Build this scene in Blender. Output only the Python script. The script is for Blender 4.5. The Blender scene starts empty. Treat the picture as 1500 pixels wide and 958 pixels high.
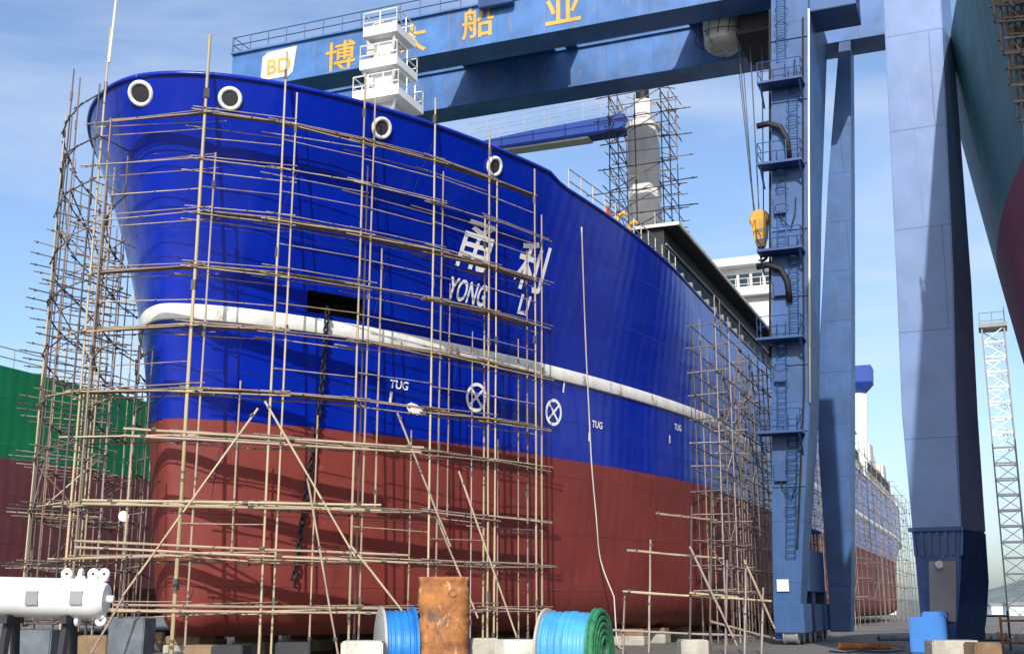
import bpy, bmesh, math, random
from mathutils import Vector, Matrix, Quaternion
random.seed(7)
SC = bpy.context.scene
COL = SC.collection

# ------------------------------------------------------------------ camera, sky, sun, exposure
FPX, HY, CAMZ = 1750.0, 411.0, 1.7          # focal length and horizon drop of the 1500 px photograph, eye height
TH = math.atan(HY / FPX)
cam = bpy.data.objects.new('camera', bpy.data.cameras.new('camera'))
COL.objects.link(cam)
cam.location = (0, 0, CAMZ)
cam.rotation_euler = (math.pi / 2 + TH, 0, 0)
cam.data.sensor_width = 36.0
cam.data.lens = FPX / 1500 * 36.0
cam.data.clip_start = 0.1
cam.data.clip_end = 20000
SC.camera = cam

CU, SU = 0.374037, 0.927414                 # the ship's keel direction in world x, y
PHI = math.atan2(SU, CU)
def Y2W(s, q, z=0.0): return Vector((s * CU - q * SU, s * SU + q * CU, z))
def W2Y(p): return Vector((p.x * CU + p.y * SU, -p.x * SU + p.y * CU, p.z))

SUN_S, SUN_Q, SUN_Z = -0.82, -0.24, 0.52    # towards the sun, along the keel / across / up
tosun = Y2W(SUN_S, SUN_Q, SUN_Z).normalized()
elev = math.asin(tosun.z)
world = bpy.data.worlds.new('World'); SC.world = world; world.use_nodes = True
wt = world.node_tree; wt.nodes.clear()
def wn(t, **k):
    nd = wt.nodes.new(t)
    for a, b in k.items(): setattr(nd, a, b)
    return nd
sky = wn('ShaderNodeTexSky', sky_type='NISHITA'); sky.sun_disc = False
sky.sun_elevation = elev; sky.sun_rotation = math.atan2(tosun.x, tosun.y)
sky.air_density = 1.0; sky.dust_density = 2.0; sky.ozone_density = 4.0; sky.altitude = 10
tc = wn('ShaderNodeTexCoord')
mp = wn('ShaderNodeMapping'); mp.inputs['Scale'].default_value = (1.2, 1.2, 4.2)
nz = wn('ShaderNodeTexNoise'); nz.inputs['Scale'].default_value = 1.7; nz.inputs['Detail'].default_value = 7; nz.inputs['Roughness'].default_value = 0.56
nz.inputs['Distortion'].default_value = 0.5
rp = wn('ShaderNodeValToRGB'); rp.color_ramp.elements[0].position = 0.44; rp.color_ramp.elements[1].position = 0.70; rp.color_ramp.elements[0].color = (0.04, 0.04, 0.04, 1)
rp.color_ramp.elements[1].color = (0.62, 0.62, 0.62, 1)
mx = wn('ShaderNodeMix', data_type='RGBA'); mx.inputs[7].default_value = (3.9, 4.2, 4.8, 1)
bg = wn('ShaderNodeBackground'); bg.inputs['Strength'].default_value = 0.15
out = wn('ShaderNodeOutputWorld')
L = wt.links.new
L(tc.outputs['Generated'], mp.inputs['Vector']); L(mp.outputs[0], nz.inputs['Vector']); L(nz.outputs['Fac'], rp.inputs[0])
L(rp.outputs[0], mx.inputs[0]); L(sky.outputs[0], mx.inputs[6]); L(mx.outputs[2], bg.inputs['Color']); L(bg.outputs[0], out.inputs[0])

sun = bpy.data.objects.new('sun', bpy.data.lights.new('sun', 'SUN'))
COL.objects.link(sun)
sun.data.energy = 3.2; sun.data.angle = math.radians(0.5); sun.data.color = (1.0, 0.95, 0.87)
sun.rotation_euler = tosun.to_track_quat('Z', 'Y').to_euler()
SC.view_settings.view_transform = 'Standard'; SC.view_settings.look = 'None'
SC.view_settings.exposure = 0.5; SC.view_settings.gamma = 1.0
SC.view_settings.use_curve_mapping = False

# ------------------------------------------------------------------ measuring helpers: where a sight line meets a real plane or depth
CAMP = Vector((0, 0, CAMZ)); ct, st = math.cos(TH), math.sin(TH)
def ray(px, py):
    v = 479 - py
    return Vector((px - 750, FPX * ct - v * st, FPX * st + v * ct))
def at(px, py, Y):
    r = ray(px, py); return W2Y(CAMP + r * (Y / r.y))
def atS(px, py, s):
    r = ray(px, py); return W2Y(CAMP + r * (s / (r.x * CU + r.y * SU)))
def atQ(px, py, q):
    r = ray(px, py); return W2Y(CAMP + r * (q / (-r.x * SU + r.y * CU)))
def atZ(px, py, z):
    r = ray(px, py); return W2Y(CAMP + r * ((z - CAMZ) / r.z))
def proj(p):
    d = Y2W(p[0], p[1], p[2]) - CAMP
    f = d.y * ct + d.z * st
    return 750 + FPX * d.x / f, 479 - FPX * (-d.y * st + d.z * ct) / f

# ------------------------------------------------------------------ materials
def lin(r, g, b):
    f = lambda c: (c / 255 / 12.92) if c / 255 <= 0.04045 else ((c / 255 + 0.055) / 1.055) ** 2.4
    return (f(r), f(g), f(b))
def new_mat(name):
    m = bpy.data.materials.new(name); m.use_nodes = True
    nt = m.node_tree
    return m, nt, nt.nodes['Principled BSDF']
def nd(nt, t, **k):
    n = nt.nodes.new(t)
    for a, b in k.items(): setattr(n, a, b)
    return n
def mixc(nt, fac, a, b, blend='MIX'):
    m = nd(nt, 'ShaderNodeMix', data_type='RGBA', blend_type=blend)
    for sock, v in ((m.inputs[0], fac), (m.inputs[6], a), (m.inputs[7], b)):
        if isinstance(v, bpy.types.NodeSocket): nt.links.new(v, sock)
        elif isinstance(v, (int, float)): sock.default_value = v
        else: sock.default_value = (*v[:3], 1)
    return m.outputs[2]
def noise(nt, vec, scale, detail=4, rough=0.55, stretch=(1, 1, 1), dist=0.0):
    mp = nd(nt, 'ShaderNodeMapping'); mp.inputs['Scale'].default_value = stretch
    nt.links.new(vec, mp.inputs['Vector'])
    n = nd(nt, 'ShaderNodeTexNoise'); n.inputs['Scale'].default_value = scale
    n.inputs['Detail'].default_value = detail; n.inputs['Roughness'].default_value = rough; n.inputs['Distortion'].default_value = dist
    nt.links.new(mp.outputs[0], n.inputs['Vector'])
    return n.outputs['Fac']
def ramp(nt, v, a, b, ca=(0, 0, 0), cb=(1, 1, 1)):
    r = nd(nt, 'ShaderNodeValToRGB')
    r.color_ramp.elements[0].position = a; r.color_ramp.elements[1].position = b
    r.color_ramp.elements[0].color = (*ca, 1); r.color_ramp.elements[1].color = (*cb, 1)
    nt.links.new(v, r.inputs[0]); return r.outputs[0]
def scl(c, k): return tuple(min(1, x * k) for x in c)

def paint(name, col, rough=0.5, var=0.25, streak=0.25, rust=0.0, rustcol=(0.16, 0.07, 0.03), metal=0.0, scale=0.6, bump=0.0, panel=None, dirt=(0.12, 0.11, 0.10)):
    m, nt, bs = new_mat(name)
    v = nd(nt, 'ShaderNodeTexCoord').outputs['Object']
    c = mixc(nt, ramp(nt, noise(nt, v, scale, 6), 0.35, 0.7), scl(col, 1 - var), scl(col, 1 + var * 0.5))
    if streak: c = mixc(nt, mathm(nt, ramp(nt, noise(nt, v, 2.2, 5, 0.6, (1, 1, 0.06)), 0.52, 0.78), streak), c, dirt)
    if rust: c = mixc(nt, mathm(nt, ramp(nt, noise(nt, v, 1.3, 8, 0.68, (1, 1, 0.45)), 0.62 - rust * 0.25, 0.70 - rust * 0.12), 0.85), c, rustcol)
    if panel:
        sp_ = nd(nt, 'ShaderNodeSeparateXYZ'); nt.links.new(v, sp_.inputs[0])
        cm_ = nd(nt, 'ShaderNodeCombineXYZ'); nt.links.new(mathm(nt, sp_.outputs['X'], sp_.outputs['Y'], 'ADD'), cm_.inputs[0]); nt.links.new(sp_.outputs['Z'], cm_.inputs[1])
        br = nd(nt, 'ShaderNodeTexBrick'); br.inputs['Scale'].default_value = 1.0; br.inputs['Brick Width'].default_value = panel[0]; br.inputs['Row Height'].default_value = panel[1]
        br.inputs['Mortar Size'].default_value = 0.018; br.inputs['Mortar Smooth'].default_value = 0.4; br.offset = 0.37
        nt.links.new(cm_.outputs[0], br.inputs['Vector'])
        c = mixc(nt, mathm(nt, br.outputs['Fac'], 0.55), c, scl(col, 0.45))
        run = mathm(nt, ramp(nt, noise(nt, v, 3.2, 6, 0.7, (1, 1, 0.03)), 0.60, 0.74), 0.45)
        c = mixc(nt, run, c, (0.17, 0.12, 0.10))
        bb = nd(nt, 'ShaderNodeBump'); bb.inputs['Strength'].default_value = 0.5; bb.inputs['Distance'].default_value = 0.03
        hh = mathm(nt, mathm(nt, noise(nt, v, 0.9, 2), 1.2), br.outputs['Fac'], 'ADD')
        nt.links.new(hh, bb.inputs['Height']); nt.links.new(bb.outputs[0], bs.inputs['Normal'])
    nt.links.new(c, bs.inputs['Base Color'])
    r = nd(nt, 'ShaderNodeMapRange'); nt.links.new(noise(nt, v, scale * 3, 4), r.inputs[0])
    r.inputs[3].default_value = max(0.05, rough - 0.12); r.inputs[4].default_value = min(1, rough + 0.15)
    nt.links.new(r.outputs[0], bs.inputs['Roughness'])
    bs.inputs['Metallic'].default_value = metal
    if bump:
        b = nd(nt, 'ShaderNodeBump'); b.inputs['Strength'].default_value = bump; b.inputs['Distance'].default_value = 0.05
        nt.links.new(noise(nt, v, 14, 5), b.inputs['Height']); nt.links.new(b.outputs[0], bs.inputs['Normal'])
    return m
def mathm(nt, a, k, op='MULTIPLY'):
    n = nd(nt, 'ShaderNodeMath', operation=op); nt.links.new(a, n.inputs[0])
    if isinstance(k, bpy.types.NodeSocket): nt.links.new(k, n.inputs[1])
    else: n.inputs[1].default_value = k
    return n.outputs[0]

def hull_mat(name, top, bottom, zline, rough=0.32, seam=True, spec=0.3):
    """two-coat ship paint: the boundary is a painted line at one height; welded plates, slight waviness, runs and scuffs"""
    m, nt, bs = new_mat(name)
    v = nd(nt, 'ShaderNodeTexCoord').outputs['Object']
    sep = nd(nt, 'ShaderNodeSeparateXYZ'); nt.links.new(v, sep.inputs[0])
    z = sep.outputs['Z']
    cut = mathm(nt, z, zline, 'GREATER_THAN')
    n1 = ramp(nt, noise(nt, v, 0.35, 6), 0.3, 0.7)
    ct_ = mixc(nt, n1, scl(top, 0.86), scl(top, 1.12))
    ct_ = mixc(nt, mathm(nt, ramp(nt, noise(nt, v, 1.1, 6, 0.62, (1, 1, 0.05)), 0.56, 0.80), 0.16), ct_, (0.04, 0.08, 0.30))
    cb_ = mixc(nt, n1, scl(bottom, 0.82), scl(bottom, 1.15))
    cb_ = mixc(nt, mathm(nt, ramp(nt, noise(nt, v, 0.9, 7, 0.66, (1, 1, 0.22)), 0.50, 0.76), 0.30), cb_, scl(bottom, 0.55))
    cb_ = mixc(nt, mathm(nt, ramp(nt, noise(nt, v, 2.6, 7, 0.7, (1, 1, 0.5)), 0.60, 0.72), 0.35), cb_, (0.34, 0.15, 0.11))
    c = mixc(nt, cut, cb_, ct_)
    # dust collected on plate butts: thin, faint
    mp = nd(nt, 'ShaderNodeCombineXYZ'); nt.links.new(sep.outputs['X'], mp.inputs[0]); nt.links.new(z, mp.inputs[1])
    br = nd(nt, 'ShaderNodeTexBrick'); br.inputs['Scale'].default_value = 1.0; br.inputs['Brick Width'].default_value = 8.0
    br.inputs['Row Height'].default_value = 2.4; br.inputs['Mortar Size'].default_value = 0.016; br.inputs['Mortar Smooth'].default_value = 0.6
    nt.links.new(mp.outputs[0], br.inputs['Vector'])
    if seam: c = mixc(nt, mathm(nt, br.outputs['Fac'], 0.75), c, (0.02, 0.02, 0.05))
    nt.links.new(c, bs.inputs['Base Color'])
    r = nd(nt, 'ShaderNodeMapRange'); nt.links.new(noise(nt, v, 0.9, 5), r.inputs[0])
    r.inputs[3].default_value = rough - 0.06; r.inputs[4].default_value = rough + 0.14
    nt.links.new(mixc(nt, cut, (0.62, 0.62, 0.62), r.outputs[0]), bs.inputs['Roughness'])
    bs.inputs['Specular IOR Level'].default_value = spec
    w = nd(nt, 'ShaderNodeTexWave', wave_type='BANDS', bands_direction='X'); w.inputs['Scale'].default_value = 0.42; w.inputs['Distortion'].default_value = 0.6
    nt.links.new(v, w.inputs['Vector'])
    h = mathm(nt, mathm(nt, w.outputs['Fac'], 0.25), mathm(nt, noise(nt, v, 0.8, 3), 1.0), 'ADD')
    h = mathm(nt, h, mathm(nt, br.outputs['Fac'], 0.5), 'ADD')
    b = nd(nt, 'ShaderNodeBump'); b.inputs['Strength'].default_value = 0.6; b.inputs['Distance'].default_value = 0.045
    nt.links.new(h, b.inputs['Height']); nt.links.new(b.outputs[0], bs.inputs['Normal'])
    return m

M = {}
M['hull'] = hull_mat('ship hull paint', (0.0003, 0.017, 0.33), (0.20, 0.034, 0.028), 7.95, rough=0.2, spec=0.45)
M['green_hull'] = hull_mat('green ship paint', (0.012, 0.19, 0.075), (0.16, 0.055, 0.065), 9.0, rough=0.5)
M['teal_hull'] = hull_mat('teal ship paint', (0.022, 0.105, 0.10), (0.17, 0.03, 0.05), 13.3, rough=0.42)
M['white'] = paint('white paint', (0.78, 0.78, 0.76), 0.45, 0.1, 0.15)
M['strake'] = paint('white strake paint', (0.80, 0.80, 0.76), 0.5, 0.16, 0.30, rust=0.10, scale=1.2)
M['letters'] = paint('white lettering', (0.88, 0.88, 0.88), 0.5, 0.05, 0.0)
M['offwhite'] = paint('primer white', (0.60, 0.57, 0.52), 0.6, 0.2, 0.35, rust=0.05)
M['primer'] = paint('pale primer', (0.74, 0.72, 0.68), 0.6, 0.12, 0.25)
M['crane'] = paint('crane blue', (0.018, 0.085, 0.245), 0.48, 0.28, 0.30, rust=0.0, dirt=(0.10, 0.13, 0.19), panel=(60, 2.9))
M['crane_sign'] = paint('crane girder blue', (0.06, 0.17, 0.42), 0.5, 0.3, 0.42, rust=0.06, rustcol=(0.22, 0.17, 0.15), dirt=(0.20, 0.19, 0.22), panel=(3.1, 60))
M['crane2'] = paint('faded crane blue', (0.15, 0.235, 0.44), 0.5, 0.15, 0.22, dirt=(0.20, 0.21, 0.22), panel=(60, 3.4))
M['crane_dark'] = paint('dark crane blue', (0.014, 0.065, 0.21), 0.5, 0.3, 0.25)
M['gold'] = paint('yellow sign paint', (0.62, 0.36, 0.05), 0.5, 0.2, 0.1)
M['cream'] = paint('cream sign plate', (0.72, 0.68, 0.55), 0.5, 0.1, 0.3)
M['boom'] = paint('ship crane blue', (0.015, 0.06, 0.33), 0.45, 0.15, 0.2)
M['black'] = paint('black steel', (0.010, 0.010, 0.013), 0.65, 0.3, 0.2)
M['dark'] = paint('dark interior steel', (0.03, 0.03, 0.035), 0.7, 0.3, 0.0)
M['grey'] = paint('grey steel', (0.25, 0.26, 0.27), 0.5, 0.2, 0.3)
M['grey_dark'] = paint('weathered grey cover', (0.12, 0.14, 0.16), 0.7, 0.4, 0.4, scale=2)
M['rail'] = paint('rail paint', (0.40, 0.40, 0.38), 0.5, 0.2, 0.0)
M['yellow'] = paint('hook yellow', (0.62, 0.33, 0.03), 0.5, 0.2, 0.3, rust=0.15)
M['concrete'] = paint('concrete', (0.44, 0.42, 0.36), 0.85, 0.25, 0.35, bump=0.4, scale=2)
M['concrete_white'] = paint('pale concrete', (0.58, 0.56, 0.49), 0.85, 0.35, 0.6, bump=0.4, scale=2)
M['wood'] = paint('timber', (0.24, 0.16, 0.09), 0.8, 0.3, 0.3, bump=0.3, scale=3)
M['rust'] = None
M['tarp'] = paint('blue tarpaulin', (0.02, 0.20, 0.58), 0.4, 0.25, 0.1, scale=2.5)
M['cable'] = paint('blue wrapped cable', (0.06, 0.33, 0.62), 0.45, 0.2, 0.0, scale=3)
M['green_rope'] = paint('green rope', (0.03, 0.22, 0.10), 0.7, 0.5, 0.0, scale=6)
M['rope'] = paint('pale rope', (0.55, 0.53, 0.50), 0.8, 0.2, 0.0)
M['orange'] = paint('orange paint', (0.70, 0.14, 0.04), 0.5, 0.2, 0.2)
M['glass'] = paint('dark window glass', (0.03, 0.045, 0.06), 0.1, 0.1, 0.0)
M['skyblue'] = paint('bright blue machine paint', (0.03, 0.20, 0.60), 0.45, 0.2, 0.3)
M['plank'] = paint('bamboo mat planks', (0.26, 0.19, 0.12), 0.8, 0.4, 0.0, scale=4)
M['wirerope'] = paint('steel wire', (0.06, 0.06, 0.07), 0.5, 0.2, 0.0)
m, nt, bs = new_mat('rusted steel'); v = nd(nt, 'ShaderNodeTexCoord').outputs['Object']
c = mixc(nt, ramp(nt, noise(nt, v, 2.0, 8, 0.7), 0.35, 0.65), (0.50, 0.20, 0.05), (0.16, 0.065, 0.035))
c = mixc(nt, ramp(nt, noise(nt, v, 4.5, 6, 0.65, (1, 1, 0.4)), 0.60, 0.68), c, (0.62, 0.36, 0.17))
c = mixc(nt, ramp(nt, noise(nt, v, 1.4, 6, 0.6), 0.58, 0.64), c, (0.11, 0.08, 0.065))
nt.links.new(c, bs.inputs['Base Color']); bs.inputs['Roughness'].default_value = 0.85
b = nd(nt, 'ShaderNodeBump'); b.inputs['Strength'].default_value = 0.6; b.inputs['Distance'].default_value = 0.03
nt.links.new(noise(nt, v, 9, 6), b.inputs['Height']); nt.links.new(b.outputs[0], bs.inputs['Normal'])
M['rust'] = m
for i, cc in enumerate([(0.40, 0.31, 0.21), (0.31, 0.23, 0.165), (0.50, 0.41, 0.27), (0.28, 0.21, 0.18), (0.18, 0.13, 0.10), (0.36, 0.30, 0.29)]):
    M['pole%d' % i] = paint('scaffold pole tone %d' % i, cc, 0.6, 0.3, 0.0, rust=0.18, rustcol=scl(cc, 0.5), scale=0.9)
M['pole_y'] = paint('yellowed pole', (0.46, 0.38, 0.20), 0.55, 0.35, 0.0, rust=0.25, rustcol=(0.4, 0.36, 0.3), scale=1.5)
for i, cc in enumerate([(0.10, 0.085, 0.075), (0.17, 0.14, 0.12)]):
    M['pole_d%d' % i] = paint('weathered steel tube %d' % i, cc, 0.6, 0.3, 0.0)

# ------------------------------------------------------------------ mesh building (yard frame: s along keel, q across to port, z up)
ORG = {}
def root_org(o):
    while o.parent: o = o.parent
    return ORG[o.name]
class MB:
    def __init__(self): self.bm = bmesh.new(); self.smooth = False
    def quad(self, *p):
        return self.bm.faces.new([self.bm.verts.new(Vector(x)) for x in p])
    def hexa(self, c):      # 8 corners: bottom ring, top ring
        vs = [self.bm.verts.new(Vector(p)) for p in c]
        for f in ((3, 2, 1, 0), (4, 5, 6, 7), (0, 1, 5, 4), (1, 2, 6, 5), (2, 3, 7, 6), (3, 0, 4, 7)):
            self.bm.faces.new([vs[i] for i in f])
    def box(self, c, d, rz=0.0):
        c = Vector(c); R = Matrix.Rotation(rz, 3, 'Z')
        x, y, z = d[0] / 2, d[1] / 2, d[2] / 2
        self.hexa([c + R @ Vector(p) for p in ((-x, -y, -z), (x, -y, -z), (x, y, -z), (-x, y, -z), (-x, -y, z), (x, -y, z), (x, y, z), (-x, y, z))])
    def box2(self, a, b):
        self.box([(a[i] + b[i]) / 2 for i in range(3)], [abs(b[i] - a[i]) for i in range(3)])
    def beam(self, p0, p1, w, h, up=(0, 0, 1)):
        p0, p1 = Vector(p0), Vector(p1); d = (p1 - p0).normalized(); upv = Vector(up)
        if abs(d.dot(upv)) > 0.98: upv = Vector((1, 0, 0))
        x = d.cross(upv).normalized(); y = x.cross(d)
        r = [x * (-w / 2) - y * (h / 2), x * (w / 2) - y * (h / 2), x * (w / 2) + y * (h / 2), x * (-w / 2) + y * (h / 2)]
        self.hexa([p0 + k for k in r] + [p1 + k for k in r])
    def loft(self, rings, cap=True, closed=True):
        vs = [[self.bm.verts.new(Vector(p)) for p in r] for r in rings]
        n = len(vs[0])
        for a, b in zip(vs, vs[1:]):
            for i in range(n if closed else n - 1):
                j = (i + 1) % n
                self.bm.faces.new((a[i], a[j], b[j], b[i]))
        if cap and closed:
            self.bm.faces.new(vs[0][::-1]); self.bm.faces.new(vs[-1])
        return vs
    def tube(self, pts, r, n=8, cap=True):
        pts = [Vector(p) for p in pts]; rings = []; last = None
        for i, p in enumerate(pts):
            d = (pts[min(i + 1, len(pts) - 1)] - pts[max(i - 1, 0)]).normalized()
            if last is None:
                x = d.cross(Vector((0, 0, 1)))
                if x.length < 1e-3: x = d.cross(Vector((1, 0, 0)))
            else: x = last - d * last.dot(d)
            x.normalize(); last = x; y = d.cross(x)
            rr = r[i] if isinstance(r, (list, tuple)) else r
            rings.append([p + (x * math.cos(a) + y * math.sin(a)) * rr for a in [2 * math.pi * k / n for k in range(n)]])
        self.loft(rings, cap)
    def lathe(self, c, axis, prof, n=24, cap=True):    # prof: (distance along axis, radius)
        c = Vector(c); d = Vector(axis).normalized()
        x = d.cross(Vector((0, 0, 1)))
        if x.length < 1e-3: x = d.cross(Vector((1, 0, 0)))
        x.normalize(); y = d.cross(x)
        self.loft([[c + d * h + (x * math.cos(a) + y * math.sin(a)) * r for a in [2 * math.pi * k / n for k in range(n)]] for h, r in prof], cap)
    def torus(self, c, axis, R, r, n=20, k=8, sc=1.0):
        c = Vector(c); d = Vector(axis).normalized()
        x = d.cross(Vector((0, 0, 1)))
        if x.length < 1e-3: x = d.cross(Vector((1, 0, 0)))
        x.normalize(); y = d.cross(x)
        rings = []
        for i in range(n):
            a = 2 * math.pi * i / n; e = x * math.cos(a) + y * math.sin(a) * sc
            rings.append([c + e * R + (e.normalized() * math.cos(b) + d * math.sin(b)) * r for b in [2 * math.pi * j / k for j in range(k)]])
        self.loft(rings + [rings[0]], cap=False)
    def railing(self, pts, h=1.0, step=1.5, r=0.025, mid=True):
        pts = [Vector(p) for p in pts]
        for a, b in zip(pts, pts[1:]):
            n = max(1, round((b - a).length / step))
            for i in range(n + 1):
                p = a.lerp(b, i / n); self.tube([p, p + Vector((0, 0, h))], r, 5)
            for zz in ((h, h * 0.5) if mid else (h,)):
                self.tube([a + Vector((0, 0, zz)), b + Vector((0, 0, zz))], r, 5)
    def build(self, name, mat, parent=None, org=None, bevel=0.0, smooth=False):
        bm = self.bm
        o_ = Vector(root_org(parent) if parent else org)
        if bevel:
            bmesh.ops.remove_doubles(bm, verts=bm.verts, dist=1e-5)
            bmesh.ops.bevel(bm, geom=[e for e in bm.edges if len(e.link_faces) == 2 and e.calc_face_angle(0) > 0.6], offset=bevel, segments=2, affect='EDGES', clamp_overlap=True)
        bmesh.ops.translate(bm, verts=bm.verts, vec=-o_)
        bmesh.ops.recalc_face_normals(bm, faces=bm.faces)
        me = bpy.data.meshes.new(name); bm.to_mesh(me); bm.free()
        for mm in (mat if isinstance(mat, (list, tuple)) else [mat]): me.materials.append(mm)
        if smooth:
            for f in me.polygons: f.use_smooth = True
            if smooth != 'all': me.set_sharp_from_angle(angle=math.radians(38))
        ob = bpy.data.objects.new(name, me); COL.objects.link(ob)
        if parent: ob.parent = parent
        else:
            ob.location = Y2W(*o_); ob.rotation_euler = (0, 0, PHI); ORG[ob.name] = tuple(o_)
        return ob
def tag(o, label=None, cat=None, group=None, kind=None):
    for k, v in (('label', label), ('category', cat), ('group', group), ('kind', kind)):
        if v: o[k] = v
    return o
def thing(name, label, cat, s, q, z=0.0, group=None):
    o = bpy.data.objects.new(name, None); COL.objects.link(o); o.empty_display_size = 0.5
    o.location = Y2W(s, q, z); o.rotation_euler = (0, 0, PHI); ORG[o.name] = (s, q, z)
    return tag(o, label, cat, group)

# shared slightly crooked pole meshes
PV = {}
def pole_mesh(mkey):
    if mkey not in PV:
        PV[mkey] = []
        for k in range(3):
            bm = MB(); pts = []; rr = []
            for i in range(9):
                t = i / 8; pts.append((random.uniform(-.3, .3) * (0 < i < 8), random.uniform(-.3, .3) * (0 < i < 8), t)); rr.append(1.12 - 0.22 * t)
            rings = []
            for p, r in zip(pts, rr):
                rings.append([Vector(p) + Vector((math.cos(a) * r, math.sin(a) * r, 0)) for a in [2 * math.pi * j / 7 for j in range(7)]])
            bm.loft(rings)
            nf = len(bm.bm.faces)
            for t in (random.uniform(.04, .12), random.uniform(.3, .7), random.uniform(.88, .96)): bm.box((random.uniform(-.6, .6), random.uniform(-.6, .6), t), (2.5, 2.5, .016), random.uniform(0, 1.5))
            me = bpy.data.meshes.new('pole'); bm.bm.to_mesh(me); bm.bm.free(); me.materials.append(M[mkey]); me.materials.append(M['pole_d0'])
            for f in me.polygons:
                if f.index >= nf: f.material_index = 1
            for f in me.polygons: f.use_smooth = f.index < nf
            PV[mkey].append(me)
    return random.choice(PV[mkey])
TAN = ['pole0', 'pole0', 'pole1', 'pole2', 'pole2', 'pole3', 'pole5']
DRK = ['pole_d0', 'pole_d1', 'pole3', 'pole4', 'pole1']
def pole(name, p0, p1, r, parent, mkey):
    p0, p1 = Vector(p0), Vector(p1); d = p1 - p0
    o = bpy.data.objects.new(name, pole_mesh(mkey)); COL.objects.link(o); o.parent = parent
    o.location = p0 - Vector(root_org(parent))
    o.rotation_mode = 'QUATERNION'
    o.rotation_quaternion = d.to_track_quat('Z', 'Y') @ Quaternion((0, 0, 1), random.uniform(0, 6.28))
    r *= .86; o.scale = (r, r, d.length)
    return o
def jit(p, a): return Vector(p) + Vector((random.uniform(-a, a), random.uniform(-a, a), random.uniform(-a, a)))

# ------------------------------------------------------------------ the setting: ground, hills
g = MB()
g.quad((-9000, -9000, 0), (9000, -9000, 0), (9000, 9000, 0), (-9000, 9000, 0))
mg, nt, bs = new_mat('yard concrete'); v = nd(nt, 'ShaderNodeTexCoord').outputs['Object']
c = mixc(nt, ramp(nt, noise(nt, v, 0.12, 8, 0.6), 0.3, 0.7), (0.11, 0.105, 0.095), (0.20, 0.19, 0.17))
c = mixc(nt, ramp(nt, noise(nt, v, 0.9, 8, 0.7), 0.55, 0.72), c, (0.06, 0.052, 0.045))
nt.links.new(c, bs.inputs['Base Color']); bs.inputs['Roughness'].default_value = 0.9
tag(g.build('ground', mg, org=(0, 0, 0)), kind='structure')
h = MB(); rows = []
random.seed(3)
for i in range(61):
    a = math.radians(-25 + i * 2.0)
    R = 2600
    x, y = math.sin(a) * R, math.cos(a) * R
    hh = 42 + 26 * math.sin(i * 0.55) + 18 * math.sin(i * 1.3 + 1) + random.uniform(-6, 6)
    rows.append([W2Y(Vector((x * k, y * k, z))) for k, z in ((1.0, -1), (1.06, hh * 0.55), (1.13, hh), (1.3, hh * 0.7), (1.4, -1))])
h.loft(rows, cap=False, closed=False)
mh, nt, bs = new_mat('distant hillside'); v = nd(nt, 'ShaderNodeTexCoord').outputs['Object']
nt.links.new(mixc(nt, ramp(nt, noise(nt, v, 0.02, 6), 0.35, 0.65), (0.10, 0.14, 0.13), (0.17, 0.20, 0.19)), bs.inputs['Base Color']); bs.inputs['Roughness'].default_value = 1
tag(h.build('hills', mh, org=(0, 0, 0), smooth='all'), kind='structure')
random.seed(11)

# ------------------------------------------------------------------ the ship's form
QC, BH, ZB = 25.9, 11.9, 0.75
KZ = [0.75, 4.0, 8.0, 11.5, 15.5, 19.6]
KS0 = [33.9, 33.4, 32.9, 32.3, 31.5, 30.1]
KL = [34.0, 33.0, 32.0, 32.0, 30.0, 27.0]
KP = [1.40, 1.42, 1.45, 1.45, 1.55, 1.70]
KQ = [0.68, 0.68, 0.67, 0.64, 0.58, 0.535]
def crv(K, z):
    z = max(KZ[0], min(KZ[-1] + 1, z)); i = 0
    while i < len(KZ) - 2 and z > KZ[i + 1]: i += 1
    def slope(j):
        a, b = max(j - 1, 0), min(j + 1, len(KZ) - 1)
        return (K[b] - K[a]) / (KZ[b] - KZ[a])
    hh = KZ[i + 1] - KZ[i]; t = (z - KZ[i]) / hh
    m0, m1 = slope(i) * hh, slope(i + 1) * hh
    return (2*t**3 - 3*t*t + 1) * K[i] + (t**3 - 2*t*t + t) * m0 + (-2*t**3 + 3*t*t) * K[i+1] + (t**3 - t*t) * m1
def sstep(x): x = max(0, min(1, x)); return x * x * (3 - 2 * x)
def s_end(z): return 212.0 if z > 9.5 else 192 + (z - 0.75) / 8.75 * 20
def halfb(s, z):
    s0 = crv(KS0, z); Lh = crv(KL, z)
    x = max(0.0, min(1.0, (s - s0) / Lh))
    b = BH * max(0.0, 1 - (1 - x) ** crv(KP, z)) ** crv(KQ, z)
    R = 1.6
    if z < ZB + R:
        t = min(1, (ZB + R - z) / R); b -= R * (1 - math.sqrt(max(0, 1 - t * t))) * min(1, b / R) * 0.9
    if s > 178:
        w = max(0, min(1, (s - 178) / (s_end(z) - 178))); am = 0.12 + 0.8 * sstep((12 - z) / 8)
        b *= 1 - am * w * w
    return max(0, b)
def ztop(s): return 19.32 - 0.3 * sstep((s - 44.2) / 1.0) - 1.0 * max(0, min(1, (s - 45) / 14)) - 1.5 * sstep((s - 85) / 55) + 0.4 * sstep((s - 180) / 30)
def hpt(s, z, off=0.0, side=1):
    b = halfb(s, z); e = 0.05
    db = (halfb(s + e, z) - halfb(s - e, z)) / (2 * e)
    nv = Vector((-db, -1)).normalized()
    p = Vector((s + nv.x * off, QC - b + nv.y * off, z))
    if side < 0: p.y = 2 * QC - p.y
    return p
def hnorm(s, z):
    e = 0.1
    a = hpt(s + e, z) - hpt(s - e, z); b = hpt(s, z + e) - hpt(s, z - e)
    n = a.cross(b).normalized()
    return n if n.y < 0 else -n
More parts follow.
